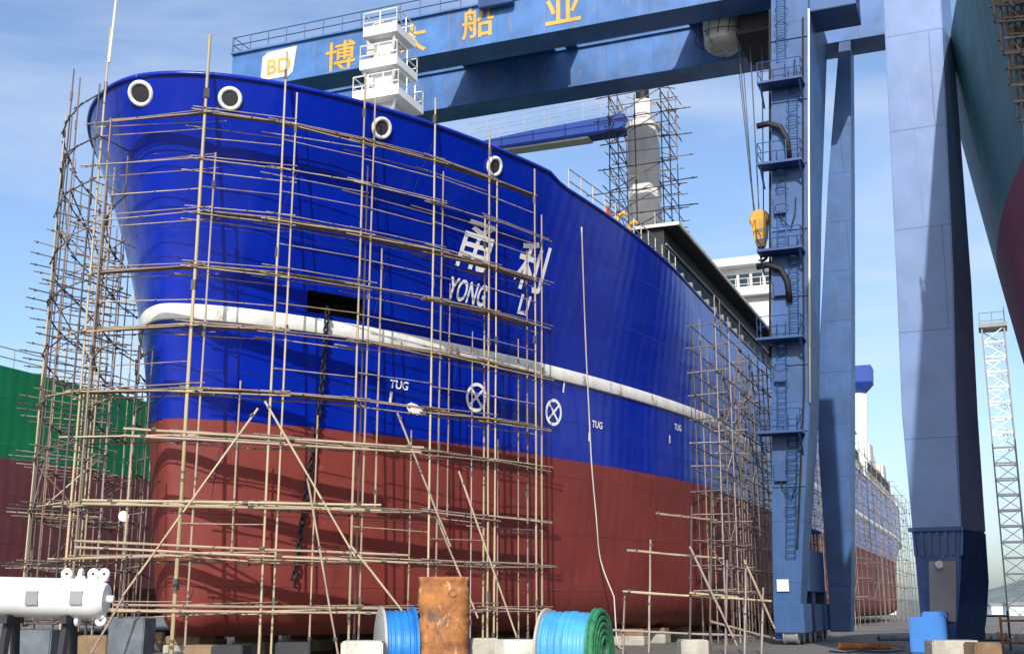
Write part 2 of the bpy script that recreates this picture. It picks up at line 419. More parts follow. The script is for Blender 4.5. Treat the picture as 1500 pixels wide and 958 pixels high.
def hull_hit(px, py):
    r = ray(px, py).normalized(); lo = None; t = 20.0
    def inside(t):
        p = W2Y(CAMP + r * t)
        return p.x > crv(KS0, p.z) and p.y > QC - halfb(p.x, p.z) and p.y < QC + 1
    while t < 260 and not inside(t): t += 0.25
    a, b = t - 0.25, t
    for _ in range(18):
        m_ = (a + b) / 2
        if inside(m_): b = m_
        else: a = m_
    p = W2Y(CAMP + r * b); return p.x, p.z

# ------------------------------------------------------------------ the ship
ship = thing('cargo_ship', 'blue and red cargo ship with white strake on building berth, bow towards viewer', 'ship', 110, QC, 0)
NT, NB, NS, NV = 70, 24, 14, 48
def col_s(i, z):
    s0, Lh, s1 = crv(KS0, z), crv(KL, z), s_end(z)
    if i <= NT: return s0 + Lh * (i / NT) ** 2
    if i <= NT + NB: return s0 + Lh + (178 - s0 - Lh) * (i - NT) / NB
    return 178 + (s1 - 178) * (i - NT - NB) / NS
def grid_pt(i, j, side):
    st_ = col_s(i, 19); zt = ztop(st_); z = ZB + (zt - ZB) * j / NV
    s = col_s(i, z); b = halfb(s, z) if i else 0.0
    return Vector((s, QC - b * side, z))
pa, pb = hull_hit(456, 418), hull_hit(530, 470)
NC = NT + NB + NS
cols = list(range(NC, 0, -1)); idx = [(i, 1) for i in cols] + [(0, 1)] + [(i, -1) for i in cols[::-1]]
hm = MB(); V = [[hm.bm.verts.new(grid_pt(i, j, sd)) for j in range(NV + 1)] for i, sd in idx]
hole = []
for a in range(len(idx) - 1):
    for j in range(NV):
        cen = (V[a][j].co + V[a+1][j+1].co) / 2
        if idx[a][1] == 1 and idx[a+1][1] == 1 and min(pa[0], pb[0]) < cen.x < max(pa[0], pb[0]) and min(pa[1], pb[1]) < cen.z < max(pa[1], pb[1]):
            hole.append((a, j)); continue
        hm.bm.faces.new((V[a][j], V[a+1][j], V[a+1][j+1], V[a][j+1]))
k = len(idx)                                           # transom and bottom
for j in range(NV): hm.bm.faces.new((V[0][j], V[0][j+1], V[k-1][j+1], V[k-1][j]))
for a in range(k // 2): 
    f = [V[a][0], V[a+1][0], V[k-2-a][0], V[k-1-a][0]]
    f = list(dict.fromkeys(f))
    if len(f) > 2: hm.bm.faces.new(f)
hull = hm.build('hull', M['hull'], ship, smooth='sharp')
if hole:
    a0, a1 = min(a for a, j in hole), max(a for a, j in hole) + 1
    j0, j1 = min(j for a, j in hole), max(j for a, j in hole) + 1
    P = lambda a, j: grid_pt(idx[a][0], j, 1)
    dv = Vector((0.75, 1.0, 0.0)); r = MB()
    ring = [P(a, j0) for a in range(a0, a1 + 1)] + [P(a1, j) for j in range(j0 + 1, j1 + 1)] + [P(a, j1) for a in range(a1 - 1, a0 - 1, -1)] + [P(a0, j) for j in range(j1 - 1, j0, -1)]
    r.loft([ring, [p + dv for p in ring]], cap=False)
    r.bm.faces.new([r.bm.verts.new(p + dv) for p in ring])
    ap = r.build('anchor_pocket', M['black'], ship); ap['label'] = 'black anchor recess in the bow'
dk = MB()
for a in range(NC):
    def dpt(i, sd):
        s = col_s(i, 18.0); return Vector((s, QC - sd * max(0, halfb(s, 18) - 0.06), min(18.15, ztop(s) - 0.1)))
    dk.quad(dpt(a, 1), dpt(a + 1, 1), dpt(a + 1, -1), dpt(a, -1)) if a else dk.bm.faces.new([dk.bm.verts.new(p) for p in (dpt(0, 1), dpt(1, 1), dpt(1, -1))])
dk.build('deck', M['grey'], ship)
cp = MB()                                              # rounded bulwark cap
for sd in (1, -1):
    cp.tube([grid_pt(i, NV, sd) for i in range(0, NC + 1)], 0.085, 6)
cp.build('bulwark_rail', M['hull'], ship, smooth='all')
sk = MB(); rings = []
ZS = 11.55
spath = [(i, 1) for i in range(NC, 0, -1)] + [(0, 1)] + [(i, -1) for i in range(1, NC + 1)]
pts = [Vector((col_s(i, ZS), QC - sd * (halfb(col_s(i, ZS), ZS) if i else 0), ZS)) for i, sd in spath]
for i, p in enumerate(pts):
    d = (pts[min(i+1, len(pts)-1)] - pts[max(i-1, 0)]).normalized(); o_ = Vector((-d.y, d.x, 0)); o_ = o_ if o_.x < 0 or (abs(o_.x) < .5 and (o_.y < 0) == (p.y < QC)) else -o_
    rings.append([p + o_ * a_ + Vector((0, 0, b_)) for a_, b_ in ((-.03, -.29), (.05, -.27), (.075, -.23), (.075, .23), (.05, .27), (-.03, .29))])
sk.loft(rings, cap=False, closed=False)
sk.build('rubbing_strake', M['strake'], ship, smooth='sharp')

def text_mesh(body, fat=0.0):
    cu = bpy.data.curves.new('text', 'FONT'); cu.body = body; cu.offset = fat; cu.resolution_u = 4
    ob = bpy.data.objects.new('text', cu); COL.objects.link(ob); bpy.context.view_layer.update()
    me = bpy.data.meshes.new_from_object(ob.evaluated_get(bpy.context.evaluated_depsgraph_get()))
    bpy.data.objects.remove(ob); bpy.data.curves.remove(cu)
    xs = [v.co.x for v in me.vertices]; ys = [v.co.y for v in me.vertices]
    w, h_ = max(xs) - min(xs), max(ys) - min(ys); cx, cy = (max(xs) + min(xs)) / 2, (max(ys) + min(ys)) / 2
    return [((v.co.x - cx), (v.co.y - cy)) for v in me.vertices], [list(p.vertices) for p in me.polygons], w, h_
def arc_s(s, d, z):                                    # move d metres along the plating
    n = max(1, int(abs(d) / 0.06)); st_ = d / n
    for _ in range(n):
        db = (halfb(s + 0.05, z) - halfb(s - 0.05, z)) / 0.1
        s += st_ / math.sqrt(1 + db * db)
    return s
def hull_mark(name, verts, faces, px, py, mat, parent, label=None):
    s_, z_ = hull_hit(px, py); mbx = MB()
    vs = [mbx.bm.verts.new(hpt(arc_s(s_, x, z_), z_ + y, 0.035)) for x, y in verts]
    for f in faces:
        try: mbx.bm.faces.new([vs[i] for i in f])
        except ValueError: pass
    o = mbx.build(name, mat, parent)
    if label: o['label'] = label
    return o
def hull_text(name, body, px, py, wm, hm_, fat=0.0, label=None):
    v_, f_, w, h_ = text_mesh(body, fat)
    return hull_mark(name, [(x / w * wm, y / h_ * hm_) for x, y in v_], f_, px, py, M['letters'], ship, label)
hull_text('name_character', '甬', 698, 361, 1.62, 1.85, 0.012, 'white character 甬')
hull_text('name_character', '利', 778, 391, 1.85, 2.0, 0.014, 'white character 利')
hull_text('name_lettering', 'YONG', 684, 428, 2.05, 0.86, 0.02, 'white letters YONG')
hull_text('name_lettering', 'LI', 767, 447, 0.62, 0.80, 0.02, 'white letters LI')
def ringcross(R, w):
    vs, fs = [], []; n = 28
    for i in range(n):
        a = 2 * math.pi * i / n; vs += [(math.cos(a) * R, math.sin(a) * R), (math.cos(a) * (R - w), math.sin(a) * (R - w))]
    for i in range(n): fs.append([2*i, 2*((i+1) % n), 2*((i+1) % n)+1, 2*i+1])
    for a in (math.pi / 4, -math.pi / 4):
        k = len(vs); e = (math.cos(a), math.sin(a)); nn = (-e[1] * w * 0.4, e[0] * w * 0.4); r_ = R - w
        m_ = 6
        for i in range(m_ + 1):
            t = -r_ + 2 * r_ * i / m_; vs += [(e[0]*t + nn[0], e[1]*t + nn[1]), (e[0]*t - nn[0], e[1]*t - nn[1])]
        for i in range(m_): fs.append([k+2*i, k+2*i+2, k+2*i+3, k+2*i+1])
    return vs, fs
for px, py in ((697, 582), (810, 604)):
    vv, ff = ringcross(0.58, 0.13); hull_mark('thruster_mark', vv, ff, px, py, M['letters'], ship, 'white ringed cross on the bow')
for px, py in ((584, 564), (874, 622), (992, 626)):
    hull_text('tug_mark', 'TUG', px, py, 0.85, 0.32, 0.02)
    hull_mark('tug_bar', [(-.06, -.25), (.06, -.25), (.06, .15), (-.06, .15)], [[0, 1, 2, 3]], px - 12, py + 16, M['letters'], ship)
hull_mark('mark_bar', [(-.05, -.3), (.05, -.3), (.05, .3), (-.05, .3)], [[0, 1, 2, 3]], 825, 565, M['letters'], ship)
hull_mark('bulb_mark', [(-.45, .12), (-.2, .25), (.1, .2), (.45, .02), (.2, -.2), (-.2, -.15)], [[0, 1, 2, 3, 4, 5]], 606, 600, M['letters'], ship, 'smeared white bulb mark')
for px, py, R in ((192, 140, 0.38), (337, 145, 0.34), (558, 188, 0.34), (723, 244, 0.34)):
    s_, z_ = hull_hit(px, py); n_ = hnorm(s_, z_); p_ = hpt(s_, z_)
    f = MB(); f.torus(p_ + n_ * 0.06, n_, R, 0.075, 28, 10); f.lathe(p_, n_, ((-0.1, R - 0.05), (0.10, R - 0.03)), 28, cap=False)
    fo = f.build('fairlead', M['strake'], ship, smooth='all')
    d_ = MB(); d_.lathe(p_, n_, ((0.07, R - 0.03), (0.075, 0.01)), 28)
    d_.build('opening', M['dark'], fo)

# hatch coaming gallery along the port side
cg = MB()
for a, b, z0, z1 in ((58.5, 96, 19.15, 21.1), (96, 140, 18.9, 20.9), (140, 192, 18.3, 20.0)):
    cg.box2((a, 15.0, z0), (b, 38.4, z1))
cg.build('hatch_coaming', M['black'], ship)
ps = MB()
for i in range(67):
    s = 58.6 + i * 2.0; zb0 = 19.15 if s < 96 else (18.9 if s < 140 else 18.3)
    ps.box2((s, 14.55, min(18.1, ztop(s) - .15)), (s + 0.22, 14.95, zb0 - .01)); ps.box2((s + .9, 15.2, 16.2), (s + 1.5, 15.6, zb0 - .01))
ps.beam((58.5, 14.7, 18.75), (192, 14.7, 17.7), 0.10, 0.12); ps.beam((58.5, 14.9, 20.2), (95.5, 14.9, 20.2), 0.08, 0.10)
ps.build('coaming_stay', M['grey'], ship)
ct2 = MB(); ct2.box2((58.3, 14.2, 21.11), (96.2, 17.5, 21.22)); ct2.box2((96.3, 14.2, 20.91), (140, 17.5, 21.02)); ct2.box2((57.9, 16.4, 17.9), (58.4, 20.2, 20.6))
ct2.build('coaming_top', M['black'], ship)
ct3 = MB(); ct3.box2((58.2, 14.1, 21.09), (96.2, 14.195, 21.27)); ct3.box2((58.2, 14.2, 21.09), (58.295, 20.5, 21.27)); ct3.box2((96.3, 14.1, 20.89), (140, 14.195, 21.07))
ct3.build('coaming_edge', M['offwhite'], ship)
rl = MB()
rl.railing([(59, 15.6, 21.22), (96, 15.6, 21.22)], 1.0, 1.8, 0.028)
rl.railing([(45.8, QC - halfb(45.8, 19) + .15, 18.95), (51, QC - halfb(51, 18.6) + .15, 18.6), (57.5, QC - halfb(57.5, 18) + .15, 18.05)], 1.1, 1.0, 0.03)
rl.build('railing', M['rail'], ship)
wd = MB()                                             # mooring winch on the foredeck
w0 = atQ(880, 318, 16.8)
wd.box2((w0.x - .5, w0.y - .3, w0.z - 1.2), (w0.x + .5, w0.y + .3, w0.z - .35)); wd.lathe((w0.x, w0.y - .45, w0.z), (0, 1, 0), ((0, .5), (.08, .5), (.081, .28), (.9, .28), (.901, .5), (1, .5)), 18)
w_ = wd.build('mooring_winch', M['orange'], ship); w_['label'] = 'orange mooring winch at the rail'
for (px, py) in ((905, 318), (922, 330)):
    vp = MB(); p_ = atQ(px, py, 16.6); vp.tube([(p_.x, p_.y, p_.z - 2), (p_.x, p_.y, p_.z), (p_.x, p_.y - .3, p_.z + .2), (p_.x, p_.y - .5, p_.z)], 0.11, 8); vp.build('vent_pipe', M['yellow'], ship, smooth='all')

# foremast with three white platforms
mz = atS(566, 152, 48.0); mt = atS(582, 52, 48.0)
ms, mq, mb_, mh_ = 48.0, mz.y, 18.2, mt.z
fm = MB()
fm.loft([[(ms + a * w, mq + b * w, z) for a, b in ((-1, -1), (1, -1), (1, 1), (-1, 1))] for z, w in ((mb_, 0.8), (mz.z + 1.0, 0.62), (mh_ - .3, 0.45))])
fmast = fm.build('foremast', M['white'], ship, bevel=0.03)
for fz, w, wl in ((0.08, 1.25, 1.32), (0.50, 1.0, 1.08), (0.94, 1.05, 0.98)):
    z = mz.z - 0.5 + (mh_ - mz.z + .5) * fz; p_ = MB()
    p_.box2((ms - wl, mq - wl, z - 0.09), (ms + wl, mq + wl * 0.85, z + 0.09))
    for a in (-1, 1):
        p_.beam((ms - .5, mq + a * .5, z - .9), (ms - wl * .8, mq + a * wl * .8, z - .08), .12, .12)
    p_.box2((ms - wl - .04, mq - wl - .04, z - .09), (ms - wl, mq + wl * .85, z + .42)); p_.box2((ms - wl, mq - wl - .04, z - .09), (ms + wl, mq - wl, z + .30))
    po = p_.build('mast_platform', M['white'], fmast)
    r_ = MB(); c_ = [(ms - wl, mq - wl, z + .1), (ms + wl, mq - wl, z + .1), (ms + wl, mq + wl * .85, z + .1), (ms - wl, mq + wl * .85, z + .1), (ms - wl, mq - wl, z + .1)]
    r_.railing(c_, 1.05, 0.9, 0.035); r_.build('platform_railing', M['white'], fmast)
    l_ = MB(); l_.box2((ms - .85, mq + .3, z - .95), (ms - .52, mq + .7, z - .45)); l_.build('bracket_box', M['offwhite'], fmast); l_ = MB(); l_.box2((ms - .85, mq - .2, z + .25), (ms - .5, mq + .3, z + .7)); l_.build('signal_box', M['offwhite'], fmast); l_ = MB(); l_.lathe((ms - .7, mq - .7, z + .12), (0, 0, 1), ((0, .16), (.35, .16), (.5, .09)), 12)
    l_.build('mast_lantern', M['offwhite'], fmast)
an = MB(); an.tube([(ms - .3, mq + .2, mh_ - .6), (ms - .3, mq + .2, mh_ + .7)], .07, 6); an.tube([(ms + .3, mq - .5, mh_ - .6), (ms + .3, mq - .5, mh_ + .4)], .09, 6)
an.build('mast_pole', M['white'], fmast)

# deck crane: pedestal and jib
px0 = atS(921, 250, 75.5); px1 = atS(967, 250, 75.5); pc = (px0.y + px1.y) / 2; pr = abs(px0.y - px1.y) / 2; pzt = atS(938, 150, 75.5).z
pe = MB(); pe.loft([[(75.5 + a * w, pc + b * w, z) for a, b in ((-.9, -.5), (-.5, -.9), (.5, -.9), (.9, -.5), (.9, .5), (.5, .9), (-.5, .9), (-.9, .5))] for z, w in ((17.5, pr * 1.12), (24.4, pr * 1.12), (24.5, pr * 1.02), (pzt - 2.2, pr * 1.0), (pzt - 2.1, pr * 1.12), (pzt - 1.7, pr * 1.12), (pzt - 1.6, pr * .62), (pzt, pr * .6))])
ped = pe.build('crane_pedestal', M['primer'], ship)
bk = MB(); zb_ = atS(935, 135, 75.5).z; bk.lathe((75.5, pc, pzt), (0, 0, 1), ((0, pr * .42), (zb_ - pzt + .7, pr * .42)), 16)
bk.build('pedestal_cap', M['black'], ped, smooth='sharp')
b0, b1 = atS(917, 183, 75.0), atS(690, 222, 75.0)
bo = MB()
bo.loft([[(75 + a, p.y, p.z + b) for a, b in ((-.6, -h2), (.6, -h2), (.6, h2), (-.6, h2))] for p, h2 in ((b0, .62), (b0.lerp(b1, .6), .55), (b1, .35))])
boom = bo.build('jib_boom', M['boom'], ship)
bu = MB(); q1 = b0.lerp(b1, .22)  # cream strip puts the sunlit lower side of the boom into colour
bu.loft([[(74.42 + a, p.y, p.z - h2 - .02 + b) for a, b in ((0, -.14), (1.1, -.14), (1.1, 0), (0, 0))] for p, h2 in ((q1, .60), (b1, .36))])
bu.build('jib_sunlit_strip', M['cream'], boom)
jr = MB(); jr.railing([b0 + Vector((-.5, 0, .6)), b1 + Vector((-.5, 0, .4))], 1.5, 1.4, 0.02); jr.railing([b0 + Vector((.5, 0, .6)), b1 + Vector((.5, 0, .4))], 1.5, 2.0, 0.02); jr.build('jib_railing', M['rail'], boom)

# white deckhouse seen beside the gantry leg
dh = MB()
h0 = atS(1018, 372, 98)
dh.box2((98, 15.2, 18), (107, 21.6, 27.2)); dh.box2((97.2, 14.6, 27.2), (108, h0.y - .3, 27.7)); dh.box2((98.6, 15.4, 27.7), (106, h0.y - 1.0, 30.0)); dh.box2((97.6, 14.4, 30.0), (107.5, h0.y, 30.7))
house = dh.build('deckhouse', M['white'], ship, bevel=0.03)
for zc, qa, qb in ((28.9, 15.6, h0.y - 1.3),):
    for i in range(5):
        w = (qb - qa) / 5; x = MB(); x.box2((98.52, qa + i * w + .12, zc - .55), (98.64, qa + (i + 1) * w - .12, zc + .5)); x.build('window', M['glass'], house)
x = MB(); x.box2((97.93, 16.2, 21), (98.05, 20.6, 24.6)); x.build('doorway', M['grey'], house)
x = MB(); x.railing([(97.3, 14.7, 27.7), (97.3, h0.y - .4, 27.7)], 1.0, 1.0, .03); x.build('house_railing', M['white'], house)

# things on the after deck
ad = MB()
pA = atS(1258, 700, 150); pB = atS(1258, 560, 150)
ad.tube([(150, pA.y, 17), (150, pB.y, pB.z - 1.5)], 1.0, 14)
ac = ad.build('crane_post', M['white'], ship, smooth='sharp')
x = MB(); x.loft([[(150 + a * w, pB.y + b * w, z) for a, b in ((-1, -1), (1, -1), (1, 1), (-1, 1))] for z, w in ((pB.z - 1.6, .5), (pB.z - .2, 1.6), (pB.z + 1.8, 1.7))])
x.build('crane_cab', M['boom'], ac, bevel=.05)
for i in range(5):
    s = 160 + i * 10; x = MB(); w = 1.2 + (i % 2) * .8
    x.box2((s, 16.5, 17), (s + 5, 20 + w, 21.5 + (i * 37 % 5) * 0.9)); x.box2((s + 1, 17, 21), (s + 2.2, 18, 25.5 - i * .3))
    x.build('vent_house', M['offwhite'], ship, bevel=.04)

# ------------------------------------------------------------------ scaffolding round the bow
def offset_path(z, d):
    pts = []
    for sd in (-1, 1):
        rng = range(NT, 0, -1) if sd < 0 else range(0, NT + 1)
        for i in rng:
            s = col_s(i, z); b = halfb(s, z) if i else 0; pts.append(Vector((s, QC - sd * b)))
    out_ = []
    for i, p in enumerate(pts):
        t = pts[min(i + 1, len(pts) - 1)] - pts[max(i - 1, 0)]; t.normalize(); n_ = Vector((t.y, -t.x))
        if n_.dot(p - Vector((60, QC))) < 0: n_ = -n_
        out_.append(p + n_ * d)
    acc = [0]
    for a, b in zip(out_, out_[1:]): acc.append(acc[-1] + (b - a).length)
    k0 = min(range(len(out_)), key=lambda i: out_[i].x + abs(out_[i].y - QC) * 0.01)
    return out_, [a - acc[k0] for a in acc]
PTH, ARC = offset_path(19.4, 0.55)
def on_path(a, path=None, arc=None):
    path, arc = path or PTH, arc or ARC
    for i in range(len(arc) - 1):
        if arc[i] <= a <= arc[i + 1]:
            t = (a - arc[i]) / max(1e-6, arc[i + 1] - arc[i]); return path[i].lerp(path[i + 1], t)
    return path[0] if a < arc[0] else path[-1]
def arc_at_px(px, z, lo=-4, hi=24):
    best = None
    for k in range(800):
        a = lo + (hi - lo) * k / 799; p = on_path(a); e = abs(proj((p.x, p.y, z))[0] - px)
        if best is None or e < best[0]: best = (e, a)
    return best[1]
def clear_z(p, gap=0.25):                              # how high an upright at p stays clear of the flare
    z = 2.0
    while z < 19.8:
        if p.y > QC - halfb(p.x, z) - gap and p.x > crv(KS0, z) - gap and p.y < QC + halfb(p.x, z) + gap: return z - 0.3
        z += 0.2
    return 21.0
MAINPX = [(157, 20.9), (305, 20.3), (418, 20.1), (535, 20.0), (638, 19.9), (717, 19.4), (783, 18.6)]
arcs = [arc_at_px(px, 19.4) for px, zt in MAINPX]
p305 = on_path(arcs[1])
def tier_z(y): 
    w = Y2W(p305.x, p305.y); r = ray(292, y); return CAMZ + r.z * w.y / r.y
TIER = [tier_z(y) for y in (893, 818, 738, 640, 572, 478, 392, 313, 236, 168)]
bsc = thing('scaffold', 'tan pole scaffold in tiers along the port side of the blue bow', 'scaffold', p305.x, p305.y, 0, 'scaffolds around the blue ship')
for k, (a, (px, zt)) in enumerate(zip(arcs, MAINPX)):
    p = on_path(a); r_ = 0.046 if k != 1 else 0.068
    pole('upright_pole', (p.x, p.y, 0), (p.x, p.y, zt + 0.2), r_, bsc, 'pole_y' if k == 1 else random.choice(TAN[:5]))
    p2 = on_path(a + 0.42)
    pole('upright_pole', (p2.x + .1, p2.y + .12, 0), (p2.x, p2.y, zt - random.uniform(0.6, 4)), 0.04, bsc, random.choice(TAN))
    q_ = on_path(a + 0.1); v_ = (Vector((50, QC)) - q_).normalized(); q_ = q_ + v_ * 0.75; cz = clear_z(q_)
    if cz > 4 and k > 2: pole('upright_pole', (q_.x, q_.y, 0), (q_.x, q_.y, min(cz, zt - 3)), 0.04, bsc, random.choice(TAN))
for k in range(len(arcs) - 1):                          # lighter uprights between the main ones
    for fr in ((0.3, 0.72) if k > 2 else (0.5,)):
        a = arcs[k] + (arcs[k + 1] - arcs[k]) * (fr + random.uniform(-.06, .06)); p = on_path(a)
        v_ = (Vector((50, QC)) - p).normalized() * random.uniform(0.0, 0.6); p = p + v_
        zt = min(clear_z(p), random.choice(TIER[3:7] if k > 2 else TIER[2:5]) + random.uniform(.3, 1.6))
        pole('upright_pole', (p.x, p.y, random.choice([0, 0, 0, TIER[1], TIER[2]])), (p.x, p.y, zt), random.uniform(.028, .04), bsc, random.choice(TAN))
n_led = 0
for ti, z in enumerate(TIER):
    for k in range(len(arcs) - 1):
        a, b = on_path(arcs[k]), on_path(arcs[k + 1]); d = (b - a).normalized()
        if ti == 9 and k == 5: continue
        for w, dz, r_ in ((0.08, 0.0, .032), (0.06, 0.13 + random.uniform(-.05, .08), .025), (-0.62, -0.05 + random.uniform(-.1, .05), .029)):
            vi = Vector((-d.y, d.x)); vi = vi if vi.dot(Vector((50, QC)) - a) > 0 else -vi
            A, B = a - d * 0.5 - vi * w, b + d * (0.5 if k < 5 else 0.9) - vi * w
            if w < 0 and ti < 9 and (clear_z((A + B) / 2, .1) < z): continue
            pole('ledger_pole', jit((A.x, A.y, z + dz), .11), jit((B.x, B.y, z + dz), .11), r_ * (1.0 if z < 9 else .78), bsc, random.choice(TAN)); n_led += 1
for ti, z in enumerate(TIER[1:9]):                      # single guard rails between the tiers
    for k in range(len(arcs) - 1):
        if random.random() < (0.35 if ti in (0, 1, 2) else 0.9):
            if ti in (1, 2) : continue
            a, b = on_path(arcs[k]), on_path(arcs[k + 1]); zz = z + 1.0 + random.uniform(-.15, .1)
            pole('guard_pole', jit((a.x, a.y, zz), .05), jit((b.x, b.y, zz), .05), .026 if zz < 9 else .021, bsc, random.choice(TAN))
for ti, z in enumerate(TIER):                           # bamboo mats on the tiers
    if ti in (0, 8): continue
    for k in range(len(arcs) - 1):
        if ti < 9 and random.random() < 0.15: continue
        a, b = on_path(arcs[k]), on_path(arcs[k + 1]); d = (b - a).normalized()
        vi = Vector((-d.y, d.x)); vi = vi if vi.dot(Vector((50, QC)) - a) > 0 else -vi
        w1 = 0.55 if ti < 9 else .3; m_ = MB()
        for i in range(3):
            o1, o2 = vi * (0.05 + i * w1 / 3), vi * (0.05 + (i + .8) * w1 / 3); zz = z + 0.09 + random.uniform(-.02, .03)
            e = random.uniform(-.2, .3)
            c4 = [a - d * e + o1, b + d * .2 + o1, b + d * .2 + o2, a - d * e + o2]
            m_.hexa([(c.x, c.y, zz) for c in c4] + [(c.x, c.y, zz + .045) for c in c4])
        m_.build('plank', M['plank'], bsc)
# the long straight lower tiers in front of the stem and the raking braces
for (xa, ya, xb, yb) in ((120, 738, 560, 745), (110, 800, 600, 822), (180, 636, 620, 662), (165, 893, 560, 897)):
    A, B = at(xa, ya, 35.5), at(xb, yb, 33.6)
    for dz in (0, .14): pole('ledger_pole', jit(A + Vector((0, 0, dz)), .05), jit(B + Vector((0, 0, dz)), .05), .045, bsc, random.choice(TAN[:5]))
for (xa, ya, Ya, xb, yb, Yb) in ((378, 598, 33, 180, 872, 32.5), (182, 872, 32.6, 128, 965, 32), (388, 588, 33, 520, 815, 32.6), (515, 800, 32.8, 640, 960, 31.5), (582, 605, 35, 660, 800, 33.8), (672, 690, 36, 765, 955, 35), (640, 760, 35, 700, 905, 34.4), (450, 700, 33.2, 495, 958, 31.8)):
    pole('brace_pole', at(xa, ya, Ya), at(xb, yb, Yb), .036, bsc, random.choice(TAN[:5]))

# scaffold on the far, starboard side of the bow: dense, seen end on
def scaffold_grid(name_label, rows, heights, tiers, keys, r, org, brace_p=0.5, trans_every=1, led_span=1, jitter=.06, up_every=1):
    o = thing('scaffold', name_label, 'scaffold', *org, 0, 'scaffolds around the blue ship') if not isinstance(name_label, bpy.types.Object) else name_label
    for row in rows:
        for i, p in enumerate(row):
            if i % up_every: continue
            pole('upright_pole', jit((p.x, p.y, heights[0]), .03), jit((p.x, p.y, min(heights[1] + random.uniform(-1, 1.2), clear_z(p, .12))), .05), r, o, random.choice(keys))
        for z in tiers:
            for i in range(0, len(row) - led_span, led_span):
                a, b = row[i], row[i + led_span]; d = (b - a).normalized() * .35; z1 = z + random.uniform(-.1, .1)
                if clear_z((a + b) / 2, .05) < z1: continue
                pole('ledger_pole', jit((a.x - d.x, a.y - d.y, z1), jitter), jit((b.x + d.x, b.y + d.y, z1), jitter), r * .9, o, random.choice(keys))
    if len(rows) > 1:
        for ti, z in enumerate(tiers):
            for i in range(0, len(rows[0]), trans_every):
                a, b = rows[0][i], rows[1][i]; d = (b - a) * .35
                if clear_z(a - d, .05) < z: d = d * 0
                if clear_z(a, .05) < z: continue
                pole('transom_pole', jit((a.x - d.x, a.y - d.y, z + .1), jitter), jit((b.x + d.x * 1.3, b.y + d.y * 1.3, z + .1), jitter), r * .85, o, random.choice(keys))
        for ti in range(len(tiers) - 1):
            for i in range(len(rows[0]) - 1):
                if random.random() < brace_p:
                    a = rows[-1][i] if random.random() < .6 else rows[0][i]; b = rows[-1][i + 1] if random.random() < .6 else rows[0][i + 1]
                    if clear_z(a, .05) < tiers[ti + 1] or clear_z(b, .05) < tiers[ti + 1]: continue
                    z0, z1 = (tiers[ti], tiers[ti + 1]) if random.random() < .5 else (tiers[ti + 1], tiers[ti])
                    pole('brace_pole', (a.x, a.y, z0), (b.x, b.y, z1), r * .8, o, random.choice(keys))
    return o
P15, A15 = offset_path(15.0, 0.7); P15b, A15b = offset_path(15.0, 2.35); P9, A9 = offset_path(8.5, 0.5)
T2 = [1.2, 3.0, 4.8, 6.6, 8.4, 10.2, 12.0, 13.7, 15.4, 17.0, 18.5]
star = [Vector(on_path(-1.0 - 1.25 * i, P15, A15)) for i in range(10)]
star2 = [Vector(on_path(-1.0 - 1.38 * i, P15b, A15b)) for i in range(10)]
ssc = scaffold_grid('dense dark pole scaffold under the flare on the far side of the bow', [star, star2], (0, 19.3), T2, DRK[:2] + DRK[:2] + DRK + ['pole5', 'pole0', 'pole2'], .034, (star[4].x, star[4].y), .55)
star3 = [Vector(on_path(-0.4 - 1.2 * i, P9, A9)) for i in range(9)]
scaffold_grid(ssc, [star3], (0, 11), T2[1:6], DRK + ['pole5', 'pole0', 'pole2'], .032, None)
# scaffold along the midship side, partly behind the gantry legs
def side_rows(s0, s1, step, qa=13.3, qb=12.2):
    n = int((s1 - s0) / step) + 1; return [[Vector((s0 + i * step, qa)) for i in range(n)], [Vector((s0 + i * step, qb)) for i in range(n)]]
T3 = [2.6, 4.4, 6.2, 8.0, 9.8, 11.6, 13.4, 15.2, 16.8]
T3b = [2.4 + 1.17 * k for k in range(12)]
side_labels = ['brown pole scaffold against the ship side left of the tall gantry leg', 'pole scaffold along the ship side seen between the two gantry legs', 'far pole scaffold along the ship side beyond the gantry', 'farthest pole scaffold beside the ship stern']
for (a, b, stp), lb in zip(((57.0, 86, 1.6), (88, 120, 3.6), (122, 160, 5.5), (162, 195, 6.5)), side_labels):
    rows_ = side_rows(a, b, stp)
    scaffold_grid(lb, rows_, (0, 16.0 if stp < 2 else 17.0), T3 if stp > 2 else T3b, DRK + ['pole1', 'pole5'] if stp < 5 else DRK[:2] + ['pole4', 'pole1'], .04 if stp < 2 else .036, (a, 12.7), .22 if stp < 2 else .35, 3 if stp < 2 else 2, 4 if stp < 2 else 2)
# short outlying frame in front of the ship side
of_ = thing('scaffold', 'low open pole frame beside the red ship bottom', 'scaffold', 52, 14, 0, 'scaffolds around the blue ship')
for (x, y0, y1) in ((912, 870, 975), (950, 790, 975), (1010, 740, 975), (1040, 690, 975), (1062, 820, 975), (1090, 820, 975), (1115, 860, 975)):
    pole('upright_pole', at(x, y1, 46.5), at(x + 3, y0, 46.5), .05, of_, random.choice(TAN + DRK[:2]))
for (xa, ya, xb, yb) in ((918, 806, 1060, 818), (912, 866, 1130, 880), (885, 922, 1120, 932), (1010, 868, 1080, 874), (960, 752, 1050, 762), (1040, 910, 1135, 935)):
    pole('ledger_pole', at(xa, ya, 46.3), at(xb, yb, 47.0), .055, of_, random.choice(TAN))
for (xa, ya, xb, yb) in ((1010, 800, 1080, 945), (1090, 820, 1135, 920)):
    pole('brace_pole', at(xa, ya, 46.4), at(xb, yb, 46.2), .05, of_, random.choice(TAN))

